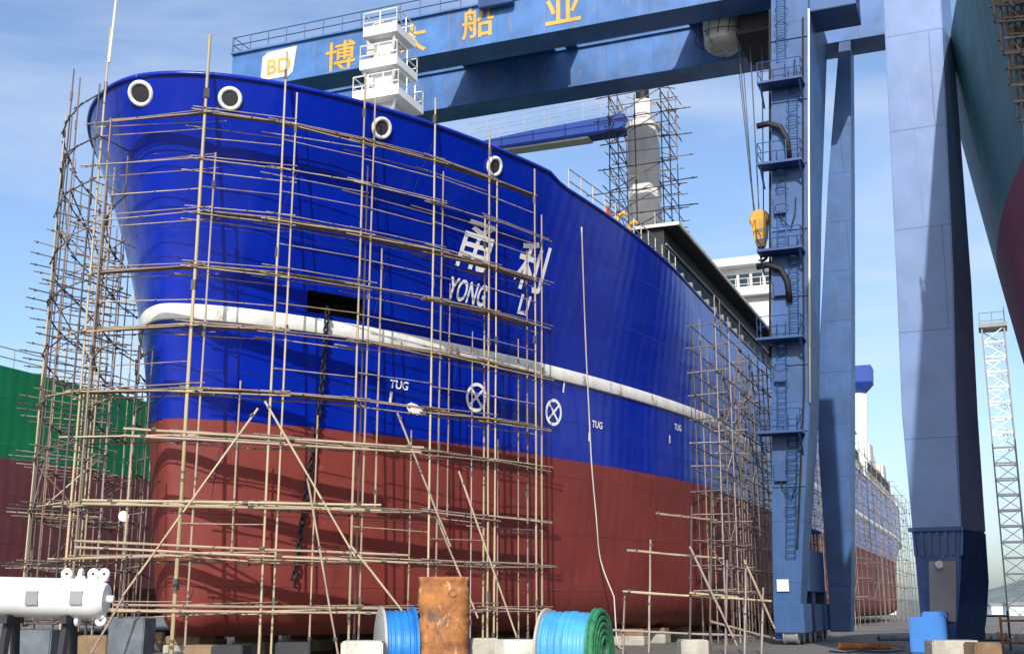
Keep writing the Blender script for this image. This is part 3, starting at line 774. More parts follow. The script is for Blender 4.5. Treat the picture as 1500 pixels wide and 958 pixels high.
# scaffold standing on deck round the crane pedestal
ring = [Vector((75.5 + 3.0 * math.cos(t), pc + 2.6 * math.sin(t))) for t in [math.pi / 4 + math.pi / 2 * k for k in range(4)]]
psc = thing('scaffold', 'thin pole scaffold on deck round the white crane pedestal', 'scaffold', 75.5, pc, 18.0, 'scaffolds around the blue ship')
for p in ring + [(ring[i] + ring[(i + 1) % 4]) / 2 for i in range(4)]:
    pole('upright_pole', (p.x, p.y, 18.1), (p.x, p.y, pzt + random.uniform(-.5, 1.6)), .05, psc, random.choice(DRK[:3]))
zz = 22.0
while zz < pzt + .5:
    for i in range(4):
        a, b = ring[i], ring[(i + 1) % 4]; d = (b - a).normalized() * random.uniform(.3, 1.8)
        pole('ledger_pole', jit((a.x - d.x, a.y - d.y, zz), .12), jit((b.x + d.x, b.y + d.y, zz), .12), .045, psc, random.choice(DRK[:4]))
        if random.random() < .85: pole('brace_pole', (a.x, a.y, zz), (b.x, b.y, zz + 1.7), .04, psc, random.choice(DRK[:3] + TAN[:3]))
        if random.random() < .6: pole('guard_pole', jit((a.x, a.y, zz + .9), .1), jit((b.x + d.x, b.y + d.y, zz + .9), .1), .035, psc, random.choice(DRK + TAN))
    zz += 1.75

# ------------------------------------------------------------------ blue gantry crane over the ship
S1, S2 = 59.6, 67.6
crn = thing('gantry_crane', 'blue double girder gantry crane with yellow sign characters straddling the ship', 'gantry crane', 64, 10, 0)
ZG0, ZG1, QL, QR = 34.3, 36.95, 44.0, 0.2
x = MB(); x.box2((S1 + .5, QR, ZG0), (S1 + 2.2, QL, ZG1)); x.box2((S1 + .3, QR, ZG0 - .06), (S1 + 2.4, QL, ZG0 + .06)); x.box2((S1 + .3, QR, ZG1 - .05), (S1 + 2.4, QL, ZG1 + .07))
gf = x.build('girder', M['crane_sign'], crn)
x = MB(); x.box2((S2, QR, ZG0), (S2 + 1.8, QL, ZG1)); x.box2((S2 - .2, QR, ZG0 - .06), (S2 + 2.0, QL, ZG0 + .06)); x.box2((S2 - .2, QR, ZG1 - .05), (S2 + 2.0, QL, ZG1 + .07))
gr = x.build('girder', M['crane_sign'], crn)
for q in (QL - 1.6, QR + 1.0):
    x = MB(); x.box2((S1 + 2.41, q - .8, ZG0 + .4), (S2 - .21, q + .8, ZG1 - .2)); x.build('end_tie', M['crane'], crn)
slab = [(1012, 30, 1135, 8), (832, 60, 848, 57), (683, 92, 816, 63)]
for i, (xa, ya, xb, yb) in enumerate(slab):             # added slabs, hidden from view, that cast the shade bands on the rear girder
    a, b = atS(xa, ya, S2).y, atS(xb, yb, S2).y
    x = MB(); x.box2((S2 - 4.3, b, ZG1 - .12), (S2 - .21, a, ZG1 - .02)); x.box2((S2 - 4.36, b, ZG1 - .12), (S2 - 4.31, a, ZG1 + .2)); x.build('girder_shade_slab', M['crane_dark'], gr)
x = MB(); x.railing([(S1 + .45, QL, ZG1 + .07), (S1 + .45, QR, ZG1 + .07)], 1.1, 1.35, .035); x.railing([(S1 + .45, QL - .1, ZG1 + .07), (S1 + 2.2, QL - .1, ZG1 + .07)], 1.1, 1.0, .03); x.railing([(S2 + 1.9, QL, ZG1 + .07), (S2 + 1.9, QR, ZG1 + .07)], 1.1, 2.4, .035)
x.build('girder_railing', M['crane_dark'], gf)
x = MB(); x.box2((S1 - .1, 24.0, ZG1 - .5), (S1 + .3, 26.2, ZG1 + 1.3)); x.box2((S1 + 1, 22, ZG1 + .08), (S1 + 4, 26.4, ZG1 + 2.4)); x.build('machine_house', M['crane_dark'], gf, bevel=.04)
def sign(body, px, py, size, name='sign_character', mat='gold', parent=gf, off=.03):
    c_ = atS(px, py, S1 + .5); v_, f_, w, h_ = text_mesh(body, .012); mbx = MB(); k_ = size / max(w, h_)
    vs = [mbx.bm.verts.new((S1 + .5 - off, c_.y - a * k_, c_.z + b * k_)) for a, b in v_]
    for f in f_:
        try: mbx.bm.faces.new([vs[i] for i in f])
        except ValueError: pass
    o = mbx.build(name, M[mat], parent); o['label'] = 'yellow character ' + body; return o
sign('博', 499, 83, 2.1); sign('大', 603, 57, 2.0); sign('船', 700, 33, 2.1); sign('业', 825, 10, 2.2)
lc = atS(408, 94, S1 + .5); x = MB()
prof = [(-1.15, -.75), (-.8, -.98), (.75, -.98), (1.0, -.75), (1.22, .98), (1.15, 1.0), (-.75, .92), (-1.1, .65)]
x.loft([[(S1 + .49 - t, lc.y - a * 1.1, lc.z + b) for a, b in prof] for t in (0, .03)])
lo_ = x.build('sign_emblem', M['cream'], gf); lo_['label'] = 'cream emblem plate with letters'
o_ = sign('BD', 409, 97, 1.75, 'emblem_letters', 'gold', lo_, .06)

def leg_loft(splane, left, right, depth):
    rings = []
    for (y, xl), (_, xr), dpt_ in zip(left, right, depth):
        a, b = atS(xl, y, splane), atS(xr, y, splane); z = (a.z + b.z) / 2
        rings.append([(splane, a.y, z), (splane, b.y, z), (splane + dpt_, b.y, z), (splane + dpt_, a.y, z)])
    return rings
ytop1 = proj((S1, 8, ZG0))[1]
ys = [ytop1, 260, 600, 780, 905, 938]
x = MB(); rr = leg_loft(S1 - .3, list(zip(ys, [1129, 1130, 1130, 1131, 1133, 1136])), list(zip(ys, [1184, 1184, 1186, 1177, 1172, 1168])), [7.6, 5.0, 3.2, 2.5, 1.8, 1.6])
x.loft(rr); leg1 = x.build('leg', M['crane'], crn, bevel=.03); leg1['label'] = 'near front leg with platforms and ladder'
x = MB(); p_ = rr[0]; x.box2((S1 + .25, p_[1][1] - 2.3, ZG0 - 1.7), (S1 + 2.9, p_[0][1] + .05, ZG0 - .07)); x.build('leg_head', M['crane'], crn, bevel=.03)
ytop2 = proj((S2, 6, ZG0))[1]
ys2 = [ytop2, 260, 560, 660, 780, 870, 925]
x = MB(); rr2 = leg_loft(S2 - .2, list(zip(ys2, [1229, 1213, 1197, 1199, 1207, 1214, 1216])), list(zip(ys2, [1246, 1247, 1247, 1247, 1247, 1247, 1246])), [1.7, 1.9, 2.0, 2.0, 1.9, 1.7, 1.6])
x.loft(rr2); leg2 = x.build('leg', M['crane'], crn, bevel=.03); leg2['label'] = 'near rear leg, tapered'
for s in (S1 - .2, S2 - .1):                            # the legs on the far side of the ship
    x = MB(); x.loft([[(s, 43.5 - w, z), (s, 43.5 + w, z), (s + 2, 43.5 + w, z), (s + 2, 43.5 - w, z)] for z, w in ((0.9, .7), (34.2, .95))]); x.build('leg', M['crane'], crn)
def quadpt(rings, z):                                   # ring of the leg at height z
    for a, b in zip(rings, rings[1:]):
        if a[0][2] >= z >= b[0][2]:
            t = (a[0][2] - z) / (a[0][2] - b[0][2]); return [Vector(p).lerp(Vector(q), t) for p, q in zip(a, b)]
    return [Vector(p) for p in rings[-1]]
for y in (128, 246, 372, 500, 636):
    z = atS(1155, y, S1 - .3).z; qd = quadpt(rr, z); a, b = qd[0], qd[1]
    x = MB(); x.box2((a.x - 1.15, b.y + .15, z - .06), (a.x - .02, a.y + .55, z + .06))
    for qq in (a.y + .4, b.y + .3): x.beam((a.x - .02, qq, z - 1.0), (a.x - 1.05, qq, z - .07), .09, .09)
    pf = x.build('leg_platform', M['crane_dark'], leg1)
    x = MB(); x.railing([(a.x - .05, a.y + .5, z + .06), (a.x - 1.1, a.y + .5, z + .06), (a.x - 1.1, b.y + .2, z + .06), (a.x - .05, b.y + .2, z + .06)], 1.05, .7, .025); x.build('platform_railing', M['crane_dark'], leg1)
x = MB(); z = 4.0                                       # zig-zag ladders up the front face
seg = [4.0] + [atS(1155, y, S1 - .3).z for y in (636, 500, 372, 246, 128)] + [33.5]
for i, (z0, z1) in enumerate(zip(seg, seg[1:])):
    A, B = quadpt(rr, z0 + .05), quadpt(rr, z1 - .05); f0 = .30 if i % 2 else .62
    pA_, pB_ = A[0].lerp(A[1], f0), B[0].lerp(B[1], f0); n_ = int((z1 - z0) / .3)
    for dq in (-.22, .22): x.tube([pA_ + Vector((-.14, dq, 0)), pB_ + Vector((-.14, dq, 1.0))], .03, 5)
    for k in range(n_):
        p_ = pA_.lerp(pB_, k / n_) + Vector((-.14, 0, 0)); x.tube([p_ + Vector((0, -.22, 0)), p_ + Vector((0, .22, 0))], .018, 4)
        if k % 3 == 2 and k > 6:
            x.tube([p_ + Vector((-.62 * math.sin(t), -.34 * math.cos(t), 0)) for t in [math.pi * j / 6 for j in range(7)]], .02, 4)
x.build('ladder', M['crane_dark'], leg1)
x = MB(); x.tube([quadpt(rr, z_)[1] + Vector((-.14, -.05, 0)) for z_ in (11.5, 16, 20, 24, 28, 32.4)], .06, 8); x.build('conduit_pipe', M['cream'], leg1, smooth='all')
x = MB(); x.tube([quadpt(rr, z_)[1] + Vector((-.1, .25, 0)) for z_ in (4.5, 12, 20, 32)], .05, 6); x.tube([quadpt(rr, z_)[0] + Vector((.3, .12, 0)) for z_ in (14, 24, 33)], .07, 6); x.build('cable_run', M['black'], leg1)
for i_, zc in enumerate((7.5, 10.2, 13.5, 17.0, 20.5, 24.0, 27.5, 31.0)):
    x = MB(); qd = quadpt(rr, zc); a, b = qd[0], qd[1]; x.box2((a.x - .07, b.y + .02, zc - .06), (a.x - .005, a.y - .02, zc + .06)); x.build('leg_stiffener', M['crane'], leg1)
for zc in (26.2, 18.6):
    qd = quadpt(rr, zc); a = qd[0]; x = MB(); x.tube([a + Vector((-.3, .7, 0)), a + Vector((-.32, .1, .05)), a + Vector((-.34, -.5, -.25)), a + Vector((-.3, -.8, -.9)), a + Vector((-.2, -.85, -1.9))], .16, 10); x.build('elbow_duct', M['black'], leg1, smooth='all')
for zc in (29.6, 22.0, 8.4):
    qd = quadpt(rr, zc); a = qd[0]; x = MB(); x.tube([a + Vector((-.1, -.35, 0)), a + Vector((-.22, -.5, -1.0)), a + Vector((-.25, -.95, -1.5)), a + Vector((-.22, -1.2, -.7)), a + Vector((-.1, -1.25, .1))], .035, 6); x.build('hanging_cable', M['black'], leg1, smooth='all')
for y in (108, 300, 420, 545, 690):
    x = MB(); z = atS(1155, y, S1 - .3).z; qd = quadpt(rr, z); x.box2((qd[0].x - .30, qd[0].y - .75, z - .5), (qd[0].x - .01, qd[0].y - .15, z + .5)); x.build('junction_box', M['crane_dark'], leg1, bevel=.02)
x = MB(); qd = quadpt(rr, 4.0); sg = atS(1147, 857, S1 - .35); x.box2((S1 - .42, sg.y - .28, sg.z - .28), (S1 - .33, sg.y + .28, sg.z + .28)); x.build('notice_plate', M['white'], leg1)
x = MB(); qa_, qb_ = quadpt(rr, 3.6), quadpt(rr2, 3.6)
x.box2((qa_[2].x + .01, qa_[1].y + .05, 2.5), (qb_[0].x - .01, qa_[0].y - .05, 4.6)); x.box2((qa_[2].x + .01, qa_[1].y + .1, 5.6), (qb_[0].x - .01, qa_[0].y - .1, 5.75))
for i in range(5): 
    s_ = qa_[2].x + .3 + i * 1.2; x.box2((s_, qa_[1].y + .2, 4.6), (s_ + .08, qa_[1].y + .28, 5.6))
x.build('sill_beam', M['crane_dark'], crn, bevel=.03)
for s_ in (S1 + .5, S1 + 4.2, S2 + .6):
    x = MB(); x.box2((s_ - 1.3, 8.9, .55), (s_ + 1.3, 10.3, 1.9)); x.box2((s_ - .5, 9.1, 1.9), (s_ + .5, 10.1, 2.6))
    bg_ = x.build('bogie', M['crane'] if s_ != S1 + 4.2 else M['crane_dark'], crn, bevel=.03)
    for ds in (-.8, .8):
        x = MB(); x.lathe((s_ + ds, 9.25, .45), (0, 1, 0), ((0, .42), (.12, .42), (.13, .36), (.6, .36), (.61, .42), (.7, .42)), 20); x.build('wheel', M['grey'], bg_, smooth='sharp')
# trolley at the girder end, its ropes and hook block
tq = atS(1058, 45, 63.5)
x = MB()
x.loft([[(63.7 + a * w, tq.y + b * w * .8, z) for a, b in [(math.cos(t), math.sin(t)) for t in [2 * math.pi * k / 16 for k in range(16)]]] for z, w in ((ZG0 - 1.15, 1.0), (ZG0 - .9, 1.35), (ZG0 + .8, 1.5), (ZG0 + 2.3, 1.5))])
trol = x.build('trolley', M['offwhite'], crn, smooth='sharp')
x = MB()
for k in range(14):
    t = 2 * math.pi * k / 14; x.tube([(63.7 + 1.62 * math.cos(t), tq.y + 1.32 * math.sin(t), ZG0 - .8), (63.7 + 1.7 * math.cos(t + .4), tq.y + 1.4 * math.sin(t + .4), ZG0 + 2.3)], .03, 4)
for z in (-.5, .3, 1.1, 1.9): x.torus((63.7, tq.y, ZG0 + z), (0, 0, 1), 1.62, .03, 20, 5)
x.box2((62.4, tq.y - 2.9, ZG0 - .9), (66, tq.y - 1.2, ZG0 + 1.2)); x.box2((62.2, tq.y - 3.2, ZG0 - 1.1), (66.4, tq.y - 1.0, ZG0 - .9))
x.build('trolley_cage', M['dark'], trol)
hb = atS(1113, 322, 63.5); x = MB()
for dq in (-.22, .02, .26): x.tube([(63.5, hb.y + dq, hb.z + .2), (63.5, hb.y + dq * 3, ZG0)], .035, 5)
for px in (1091, 1100): 
    c_ = atS(px, 300, 64.5); x.tube([(63.5, hb.y + .3, hb.z + .3), (64.5, c_.y + .1, ZG0)], .022, 4)
x.build('hoist_rope', M['wirerope'], crn)
x = MB(); x.lathe((63.2, hb.y, hb.z), (1, 0, 0), ((0, .50), (.16, .56), (.3, .5), (.44, .56), (.6, .50)), 22); x.loft([[(63.5 + a * w, hb.y + b * w, z) for a, b in ((-1, -1), (1, -1), (1, 1), (-1, 1))] for z, w in ((hb.z - 1.6, .2), (hb.z - .9, .36), (hb.z - .1, .42))])
hk = x.build('hook_block', M['yellow'], crn, smooth='sharp')
x = MB(); x.tube([(63.5, hb.y + .32 * math.sin(t) * (1 if t < 4 else .9), hb.z - 2.05 - .32 * math.cos(t)) for t in [math.pi - .1 + .4 * k for k in range(11)]], [.1] * 8 + [.08, .06, .03], 8); x.tube([(63.5, hb.y, hb.z - 1.55), (63.5, hb.y, hb.z - 1.75)], .12, 8); x.build('hook', M['black'], hk, smooth='all')

# ------------------------------------------------------------------ leg of a second gantry, nearer on the right
prof3 = [(-330, 1268, 1352, 1360), (0, 1293, 1378, 1392), (400, 1312, 1396, 1422), (600, 1320, 1400, 1432), (776, 1336, 1408, 1444)]
def ring3(y, xl, xc, xr):
    a, b, c_ = at(xl, y, 37.0), at(xc, y, 36.3), at(xr, y, 37.6); z = b.z
    for p in (a, b, c_): p.z = z
    return [a, b, c_, a + c_ - b]
R3 = [ring3(*p) for p in prof3]
o3 = R3[-1][1]
cr2 = thing('gantry_crane', 'faded blue gantry crane leg standing nearest at the right, dark foot', 'gantry crane', o3.x, o3.y, 0)
x = MB(); x.loft(R3); x.build('leg', M['crane2'], cr2, bevel=.03)
foot = [ring3(776.2, 1336, 1408, 1444), ring3(850, 1343, 1406, 1449), ring3(905, 1348, 1402, 1446), ring3(945, 1352, 1398, 1440)]
x = MB(); x.loft(foot); ft = x.build('leg_foot', M['crane_dark'], cr2, bevel=.03)
x = MB()
for i in range(7):
    t = i / 6; a = foot[0][0].lerp(foot[0][1], t); b = foot[1][0].lerp(foot[1][1], t); b = a.lerp(b, .5); x.beam(a + Vector((-.05, -.03, 0)), b + Vector((-.05, -.03, 0)), .07, .08)
A, B = foot[0][0], foot[0][1]; d_ = (B - A).normalized(); x.beam(A - d_ * .1 + Vector((0, 0, .05)), B + d_ * .1 + Vector((0, 0, .05)), .3, .12)
x.build('foot_rib', M['crane_dark'], ft)
x = MB(); fa = lambda px, py: at(px, py, 36.55)
a, b, c_, d2 = fa(1356, 822), fa(1394, 822), fa(1394, 910), fa(1358, 910); off = Vector((-.12, -.08, 0))
x.hexa([p + off for p in (a, b, c_, d2)] + [p + off * 1.8 for p in (a, b, c_, d2)]); x.build('cabinet_door', M['grey'], ft, bevel=.02)
x = MB(); p_ = fa(1361, 826); x.lathe(p_ + off * 3, (-.8, -.5, -.2), ((0, .06), (.14, .12), (.15, .11)), 12); x.build('floodlight', M['white'], ft)
x = MB(); p_ = at(1362, 930, 35.4); x.box((p_.x, p_.y, .95), (1.5, 1.0, 1.0)); x.box((p_.x - .1, p_.y - .2, 1.5), (.8, .7, .2)); mo = x.build('drive_motor', M['skyblue'], cr2, bevel=.04)
x = MB()
cb = (foot[-1][0] + foot[-1][2]) / 2
x.box((cb.x, cb.y, .55), (3.0, 1.2, .55)); bg3 = x.build('bogie', M['crane_dark'], cr2, bevel=.03)
for ds in (-1, 1): 
    x = MB(); x.lathe((cb.x + ds, cb.y - .55, .4), (0, 1, 0), ((0, .4), (.15, .4), (.16, .34), (1, .34), (1.01, .4), (1.1, .4)), 18); x.build('wheel', M['grey'], bg3)

# ------------------------------------------------------------------ neighbouring ships
gs = thing('cargo_ship', 'green ship with dull red bottom lying far left behind the scaffold', 'ship', 110, 58, 0)
x = MB(); rings = []
for s, w, zt in [(24, .2, 15.2), (26, .55, 14.9), (30, .8, 14.5), (36, .95, 14.0), (44, 1, 13.6), (60, 1, 13.5), (120, 1, 13.5), (200, .95, 14.2)]:
    b = 11.0 * w; rings.append([(s, 57 - b * .8, 1.2), (s, 57 - b * .97, 2.8), (s, 57 - b, 5), (s, 57 - b, 9), (s, 57 - b, zt), (s, 57 + b, zt), (s, 57 + b, 9), (s, 57 + b, 2.8), (s, 57 + b * .8, 1.2)])
x.loft(rings); x.build('hull', M['green_hull'], gs, smooth='sharp')
x = MB(); x.railing([(44, 46.2, 13.6), (120, 46.2, 13.5)], 1.0, 2.2, .035); x.build('railing', M['rail'], gs)

tip = Vector((60.5, -5.0)); ax = Vector((-math.cos(.20), -math.sin(.20))); lat = Vector((-ax.y, ax.x))      # bow pointing away from the viewer, flaring over the yard
if lat.y < 0: lat = -lat
ns = thing('cargo_ship', 'teal and red ship flaring overhead at the right edge', 'ship', tip.x, tip.y, 0)
def nb(l, z):
    t = (z - 1.5) / 19.0; l0 = 4.0 * max(0, 1 - t) ** 1.2; Lh = 32 - 5 * t
    xx = max(0, min(1, (l - l0) / Lh)); return l0, Lh, 9.5 * (.9 + .1 * t) * (1 - (1 - xx) ** (1.5 + .7 * t)) ** .62
x = MB(); NI, NJ = 40, 24; grid = []
for sd in (1, -1):
    cols_ = []
    for i in range(NI + 1):
        cc_ = []
        for j in range(NJ + 1):
            z = 1.5 + 19.0 * j / NJ; l0, Lh, _ = nb(0, z); l = l0 + (46 - l0) * (i / NI) ** 1.8; b = nb(l, z)[2] if i else 0
            p = tip + ax * l + lat * (b * sd); cc_.append(Vector((p.x, p.y, z)))
        cols_.append(cc_)
    grid.append(cols_)
allc = grid[0][::-1] + grid[1][1:]
vv = [[x.bm.verts.new(p) for p in c_] for c_ in allc]
for a in range(len(vv) - 1):
    for j in range(NJ): x.bm.faces.new((vv[a][j], vv[a+1][j], vv[a+1][j+1], vv[a][j+1]))
x.bm.faces.new([c_[-1] for c_ in vv]); x.bm.faces.new([vv[0][j] for j in range(NJ + 1)] + [vv[-1][j] for j in range(NJ, -1, -1)])
x.build('hull', M['teal_hull'], ns, smooth='sharp')

hs_ = thing('scaffold', 'brown cluttered scaffold hung on the teal ship at the top right corner', 'scaffold', 24, -3, 0)
random.seed(31)
for k in range(11):
    y = -40 + k * 24; xl = 1456 + max(y, 0) * .225
    A, B = at(xl - random.uniform(2, 9), y, 27.5), at(1545, y - 6, 25.5)
    pole('ledger_pole', jit(A, .05), jit(B, .05), .04, hs_, random.choice(DRK))
    x = MB(); c4 = [A + Vector((0, -.1, .05)), B + Vector((0, -.1, .05)), B + Vector((.2, -.9, .05)), A + Vector((.2, -.9, .05))]
    x.hexa(c4 + [p + Vector((0, 0, .05)) for p in c4]); x.build('plank', M['plank'], hs_)
    pole('brace_pole', at(xl + random.uniform(0, 20), y, 27.2), at(xl + random.uniform(20, 60), y + 26, 26.6), .035, hs_, random.choice(DRK))
for k in range(7):
    xl = 1458 + k * 11; yb = (xl - 1452) / .225
    pole('upright_pole', at(xl, min(yb, 330), 27.3), at(xl - 8, -60, 27.3), .04, hs_, random.choice(DRK))
x = MB()
for k in range(9):
    y = -30 + k * 24; xl = 1462 + max(y, 0) * .225
    p = [at(xl, y, 27.8), at(1540, y - 5, 26.0), at(1540, y + 13, 26.0), at(xl + 5, y + 15, 27.8)]
    x.hexa(p + [v + Vector((.05, -.05, 0)) for v in p])
x.build('toe_board', M['wood'], hs_)

# ------------------------------------------------------------------ yard things in front
def yard(px, py, Y): 
    p = at(px, py, Y); return p
def block(px, ytop, w, Y, d, mat, name, label, cat, group=None, rz=0.0, hgt=None, bev=.03):
    p = at(px, ytop, Y); z = p.z
    x = MB(); x.box((p.x, p.y, z / 2), (d, w, z), rz); o = x.build(name, M[mat], org=(p.x, p.y, 0), bevel=bev)
    return tag(o, label, cat, group)
# keel blocks under the ship
first = None
random.seed(5)
for s in range(36, 76, 4):
    for q in (16.5, 21.0, 26.7, 32.0):
        if q < 25 and halfb(s, 2.4) < QC - q + .5: continue
        if first is None:
            first = thing('keel_block', 'concrete keel block with timber cap under the ship bottom', 'keel block', s, q, 0, 'keel blocks under the blue ship')
            x = MB(); x.box((s, q, .22), (1.1, 1.5, .44)); x.build('base', M['concrete'], first, bevel=.03)
            x = MB(); x.box((s, q, .595), (.9, 1.4, .3)); x.build('cap', M['wood'], first, bevel=.02)
        else:
            o = first.copy(); COL.objects.link(o); o.location = Y2W(s + random.uniform(-.2, .2), q, 0)
            for ch in list(first.children):
                c_ = ch.copy(); COL.objects.link(c_); c_.parent = o

# white steel cylinder, left foreground
YC = 17.0
ca, cb_ = at(-60, 872, YC), at(150, 877, YC); d_ = (cb_ - ca).normalized(); rad = .27
wc = thing('steel_cylinder', 'white steel cylinder with lifting lugs on trestles at lower left', 'cylinder', ca.x, ca.y, 0)
x = MB(); Lc = (cb_ - ca).length
x.lathe(ca, d_, ((-.6, rad), (Lc - .12, rad), (Lc - .02, rad * .94), (Lc + .06, rad * .75), (Lc + .07, rad * .2), (Lc + .16, rad * .18)), 32); x.build('barrel', M['white'], wc, smooth='sharp')
sidev = Vector((0, 0, 1)).cross(d_).normalized()
for px in (95, 116, 134, 150):
    p = at(px, 875, YC); tp = p - p.dot(Vector((0, 0, 1))) * Vector((0, 0, 0))
    for up in (1, -1):
        if up < 0 and px in (95, 134): continue
        x = MB(); c_ = Vector((p.x, p.y, ca.lerp(cb_, .5).z + up * (rad + .045))); x.torus(c_, sidev if px != 116 else d_, .05, .033, 16, 8); x.beam(c_ - Vector((0, 0, up * .10)), c_ - Vector((0, 0, up * .03)), .12, .08); x.build('lifting_lug', M['white'], wc, smooth='all')
for px in (57, 121):
    p = at(px, 882, YC); fr = -sidev if (Y2W(*sidev)).y > 0 else sidev
    x = MB(); c_ = Vector((p.x, p.y, ca.z - .03)) + fr * (rad * .96); x.beam(c_ - Vector((0, 0, .09)), c_ + Vector((0, 0, .09)), .17, .06, up=tuple(fr)); x.build('side_pad', M['grey'], wc)
for px in (20, 105):
    p = at(px, 880, YC); x = MB(); zt = ca.z - rad * .97
    for a in (-.28, .28): x.beam(Vector((p.x, p.y, 0)) + sidev * a * 1.4, Vector((p.x, p.y, zt)) + sidev * a * .4, .09, .09)
    x.beam(Vector((p.x, p.y, zt - .06)) - sidev * .3, Vector((p.x, p.y, zt - .06)) + sidev * .3, .1, .1); x.build('trestle', M['dark'], wc)

# cable reels
def reel(px0, px1, ytop, Y, label, drum, fl_l, fl_r, rz=0.0):
    a, b = at(px0, ytop, Y), at(px1, ytop, Y); R = a.z / 2; c0 = (a + b) / 2; W_ = (b - a).length
    d_ = Matrix.Rotation(rz, 3, 'Z') @ (b - a).normalized()
    t = thing('cable_reel', label, 'cable reel', c0.x, c0.y, 0, 'cable reels in the foreground')
    base = Vector((c0.x, c0.y, R)) - d_ * (W_ / 2); x = MB()
    pr_ = [(.06, R * .88)]; n_ = 14
    for i in range(n_):
        h0_ = .06 + (W_ - .12) * i / n_; h1_ = .06 + (W_ - .12) * (i + 1) / n_; k_ = random.uniform(.955, 1.0); pr_ += [(h0_ + .004, R * .91 * k_), ((h0_ + h1_) / 2, R * .935 * k_), (h1_ - .004, R * .91 * k_)]
    x.lathe(base, d_, pr_, 40); x.build('drum', M[drum], t, smooth='all')
    for off_, mm, Rf in ((0, fl_l, R), (W_ - .07, fl_r, R)):
        x = MB(); x.lathe(base + d_ * off_, d_, ((0, Rf * .97), (.01, Rf), (.06, Rf), (.07, Rf * .97)), 40); f_ = x.build('flange', M[mm], t, smooth='sharp')
        x = MB(); x.lathe(base + d_ * (off_ + (.075 if off_ else -.08)), d_, ((0, .16), (.08, .14)), 16); x.build('hub', M['grey'], f_)
    return t, base, d_, R, W_
t1, bs1, d1, R1, W1 = reel(797, 878, 890, 25.0, 'round reel of light blue cable with a green coil at its end', 'cable', 'rail', 'green_rope', -.35)
x = MB()
for k in range(5): x.torus(bs1 + d1 * (W1 + .04 + .01 * k), d1, R1 * (.92 - .15 * k), .07, 32, 6)
x.build('rope_coil', M['green_rope'], t1, smooth='all')
t2, bs2, d2_, R2, W2 = reel(556, 607, 888, 25.5, 'cable reel wrapped in creased blue tarpaulin beside the rusty post', 'tarp', 'rail', 'tarp', .25)
# rusty steel post with bolted straps
pp = at(651, 845, 25.2); zt = pp.z; wv = at(690, 845, 25.2) - at(612, 845, 25.2); wp = wv.length; ang = math.atan2(wv.y, wv.x)
rp_ = thing('steel_post', 'thick rusty orange steel post standing between the reels', 'post', pp.x, pp.y, 0)
x = MB()
random.seed(21)
nr, rings = 36, []
for j in range(31):
    z = zt * j / 30; rg = []
    for i in range(nr):
        t = 2 * math.pi * i / nr; c_, s_ = math.cos(t), math.sin(t); k_ = (abs(c_) ** 3.2 + abs(s_) ** 3.2) ** (-1 / 3.2)
        w_ = 1 + random.uniform(-.025, .025) + .02 * math.sin(t * 3 + z * 5) - (.06 if j % 8 == 4 else 0)
        rg.append((pp.x + (c_ * k_ * wp * .47 * math.cos(ang) - s_ * k_ * .45 * math.sin(ang)) * w_, pp.y + (c_ * k_ * wp * .47 * math.sin(ang) + s_ * k_ * .45 * math.cos(ang)) * w_, z))
    rings.append(rg)
x.loft(rings)
post = x.build('post', M['rust'], rp_, smooth='all')
fn = Vector((math.sin(ang), -math.cos(ang), 0))
x = MB(); c_ = Vector((pp.x, pp.y, 0)) + fn * .44 + Vector((math.cos(ang), math.sin(ang), 0)) * .2
x.torus((c_.x, c_.y, .62), fn, .17, .045, 18, 8); x.build('shackle_ring', M['rust'], rp_, smooth='all'); x = MB(); x.torus((c_.x, c_.y, zt - .32), fn, .07, .03, 12, 6); x.build('shackle_ring', M['rust'], rp_, smooth='all')

block(533, 938, .62 * 1.65, 24.0, .8, 'concrete_white', 'concrete_block', 'white concrete block in front of the blue tarpaulin', 'concrete block', rz=-PHI + .05 + math.pi/2 - math.pi/2)
block(708, 934, .45, 26.0, .6, 'concrete', 'concrete_block', 'small grey concrete block right of the rusty post', 'concrete block', rz=-PHI + math.pi/2 - 1.4)
block(757, 936, .85, 25.5, .7, 'concrete_white', 'concrete_block', 'pale concrete block left of the round cable reel', 'concrete block', rz=-PHI + 1.5)
block(1014, 936, .75, 34.0, .8, 'concrete', 'concrete_block', 'grey concrete block under the low pole frame', 'concrete block', rz=-PHI + 1.6)
block(1393, 937, 1.0, 27.0, .7, 'concrete', 'concrete_block', 'concrete block at the foot of the nearest crane leg', 'concrete block', rz=-PHI + 1.5)
block(1436, 940, .6, 26.5, .7, 'wood', 'timber_block', 'timber block beside the concrete at the crane foot', 'timber block', rz=-PHI + 1.7)
block(40, 922, 1.6, 30.0, 1.0, 'grey_dark', 'concrete_block', 'long dark concrete block under the white cylinder', 'concrete block', rz=-PHI + 1.55)
block(340, 944, .8, 31.0, .9, 'dark', 'steel_box', 'dark steel box low beneath the bow right of the yellowed pole', 'steel box', rz=-PHI + 1.5)
block(300, 944, .8, 31.0, .6, 'wood', 'timber_block', 'timber block low beneath the stem', 'timber block', rz=-PHI + 1.3)
block(430, 940, .9, 33.0, .8, 'dark', 'steel_box', 'dark steel box low beneath the bow near the chain', 'steel box', rz=-PHI + 1.7)
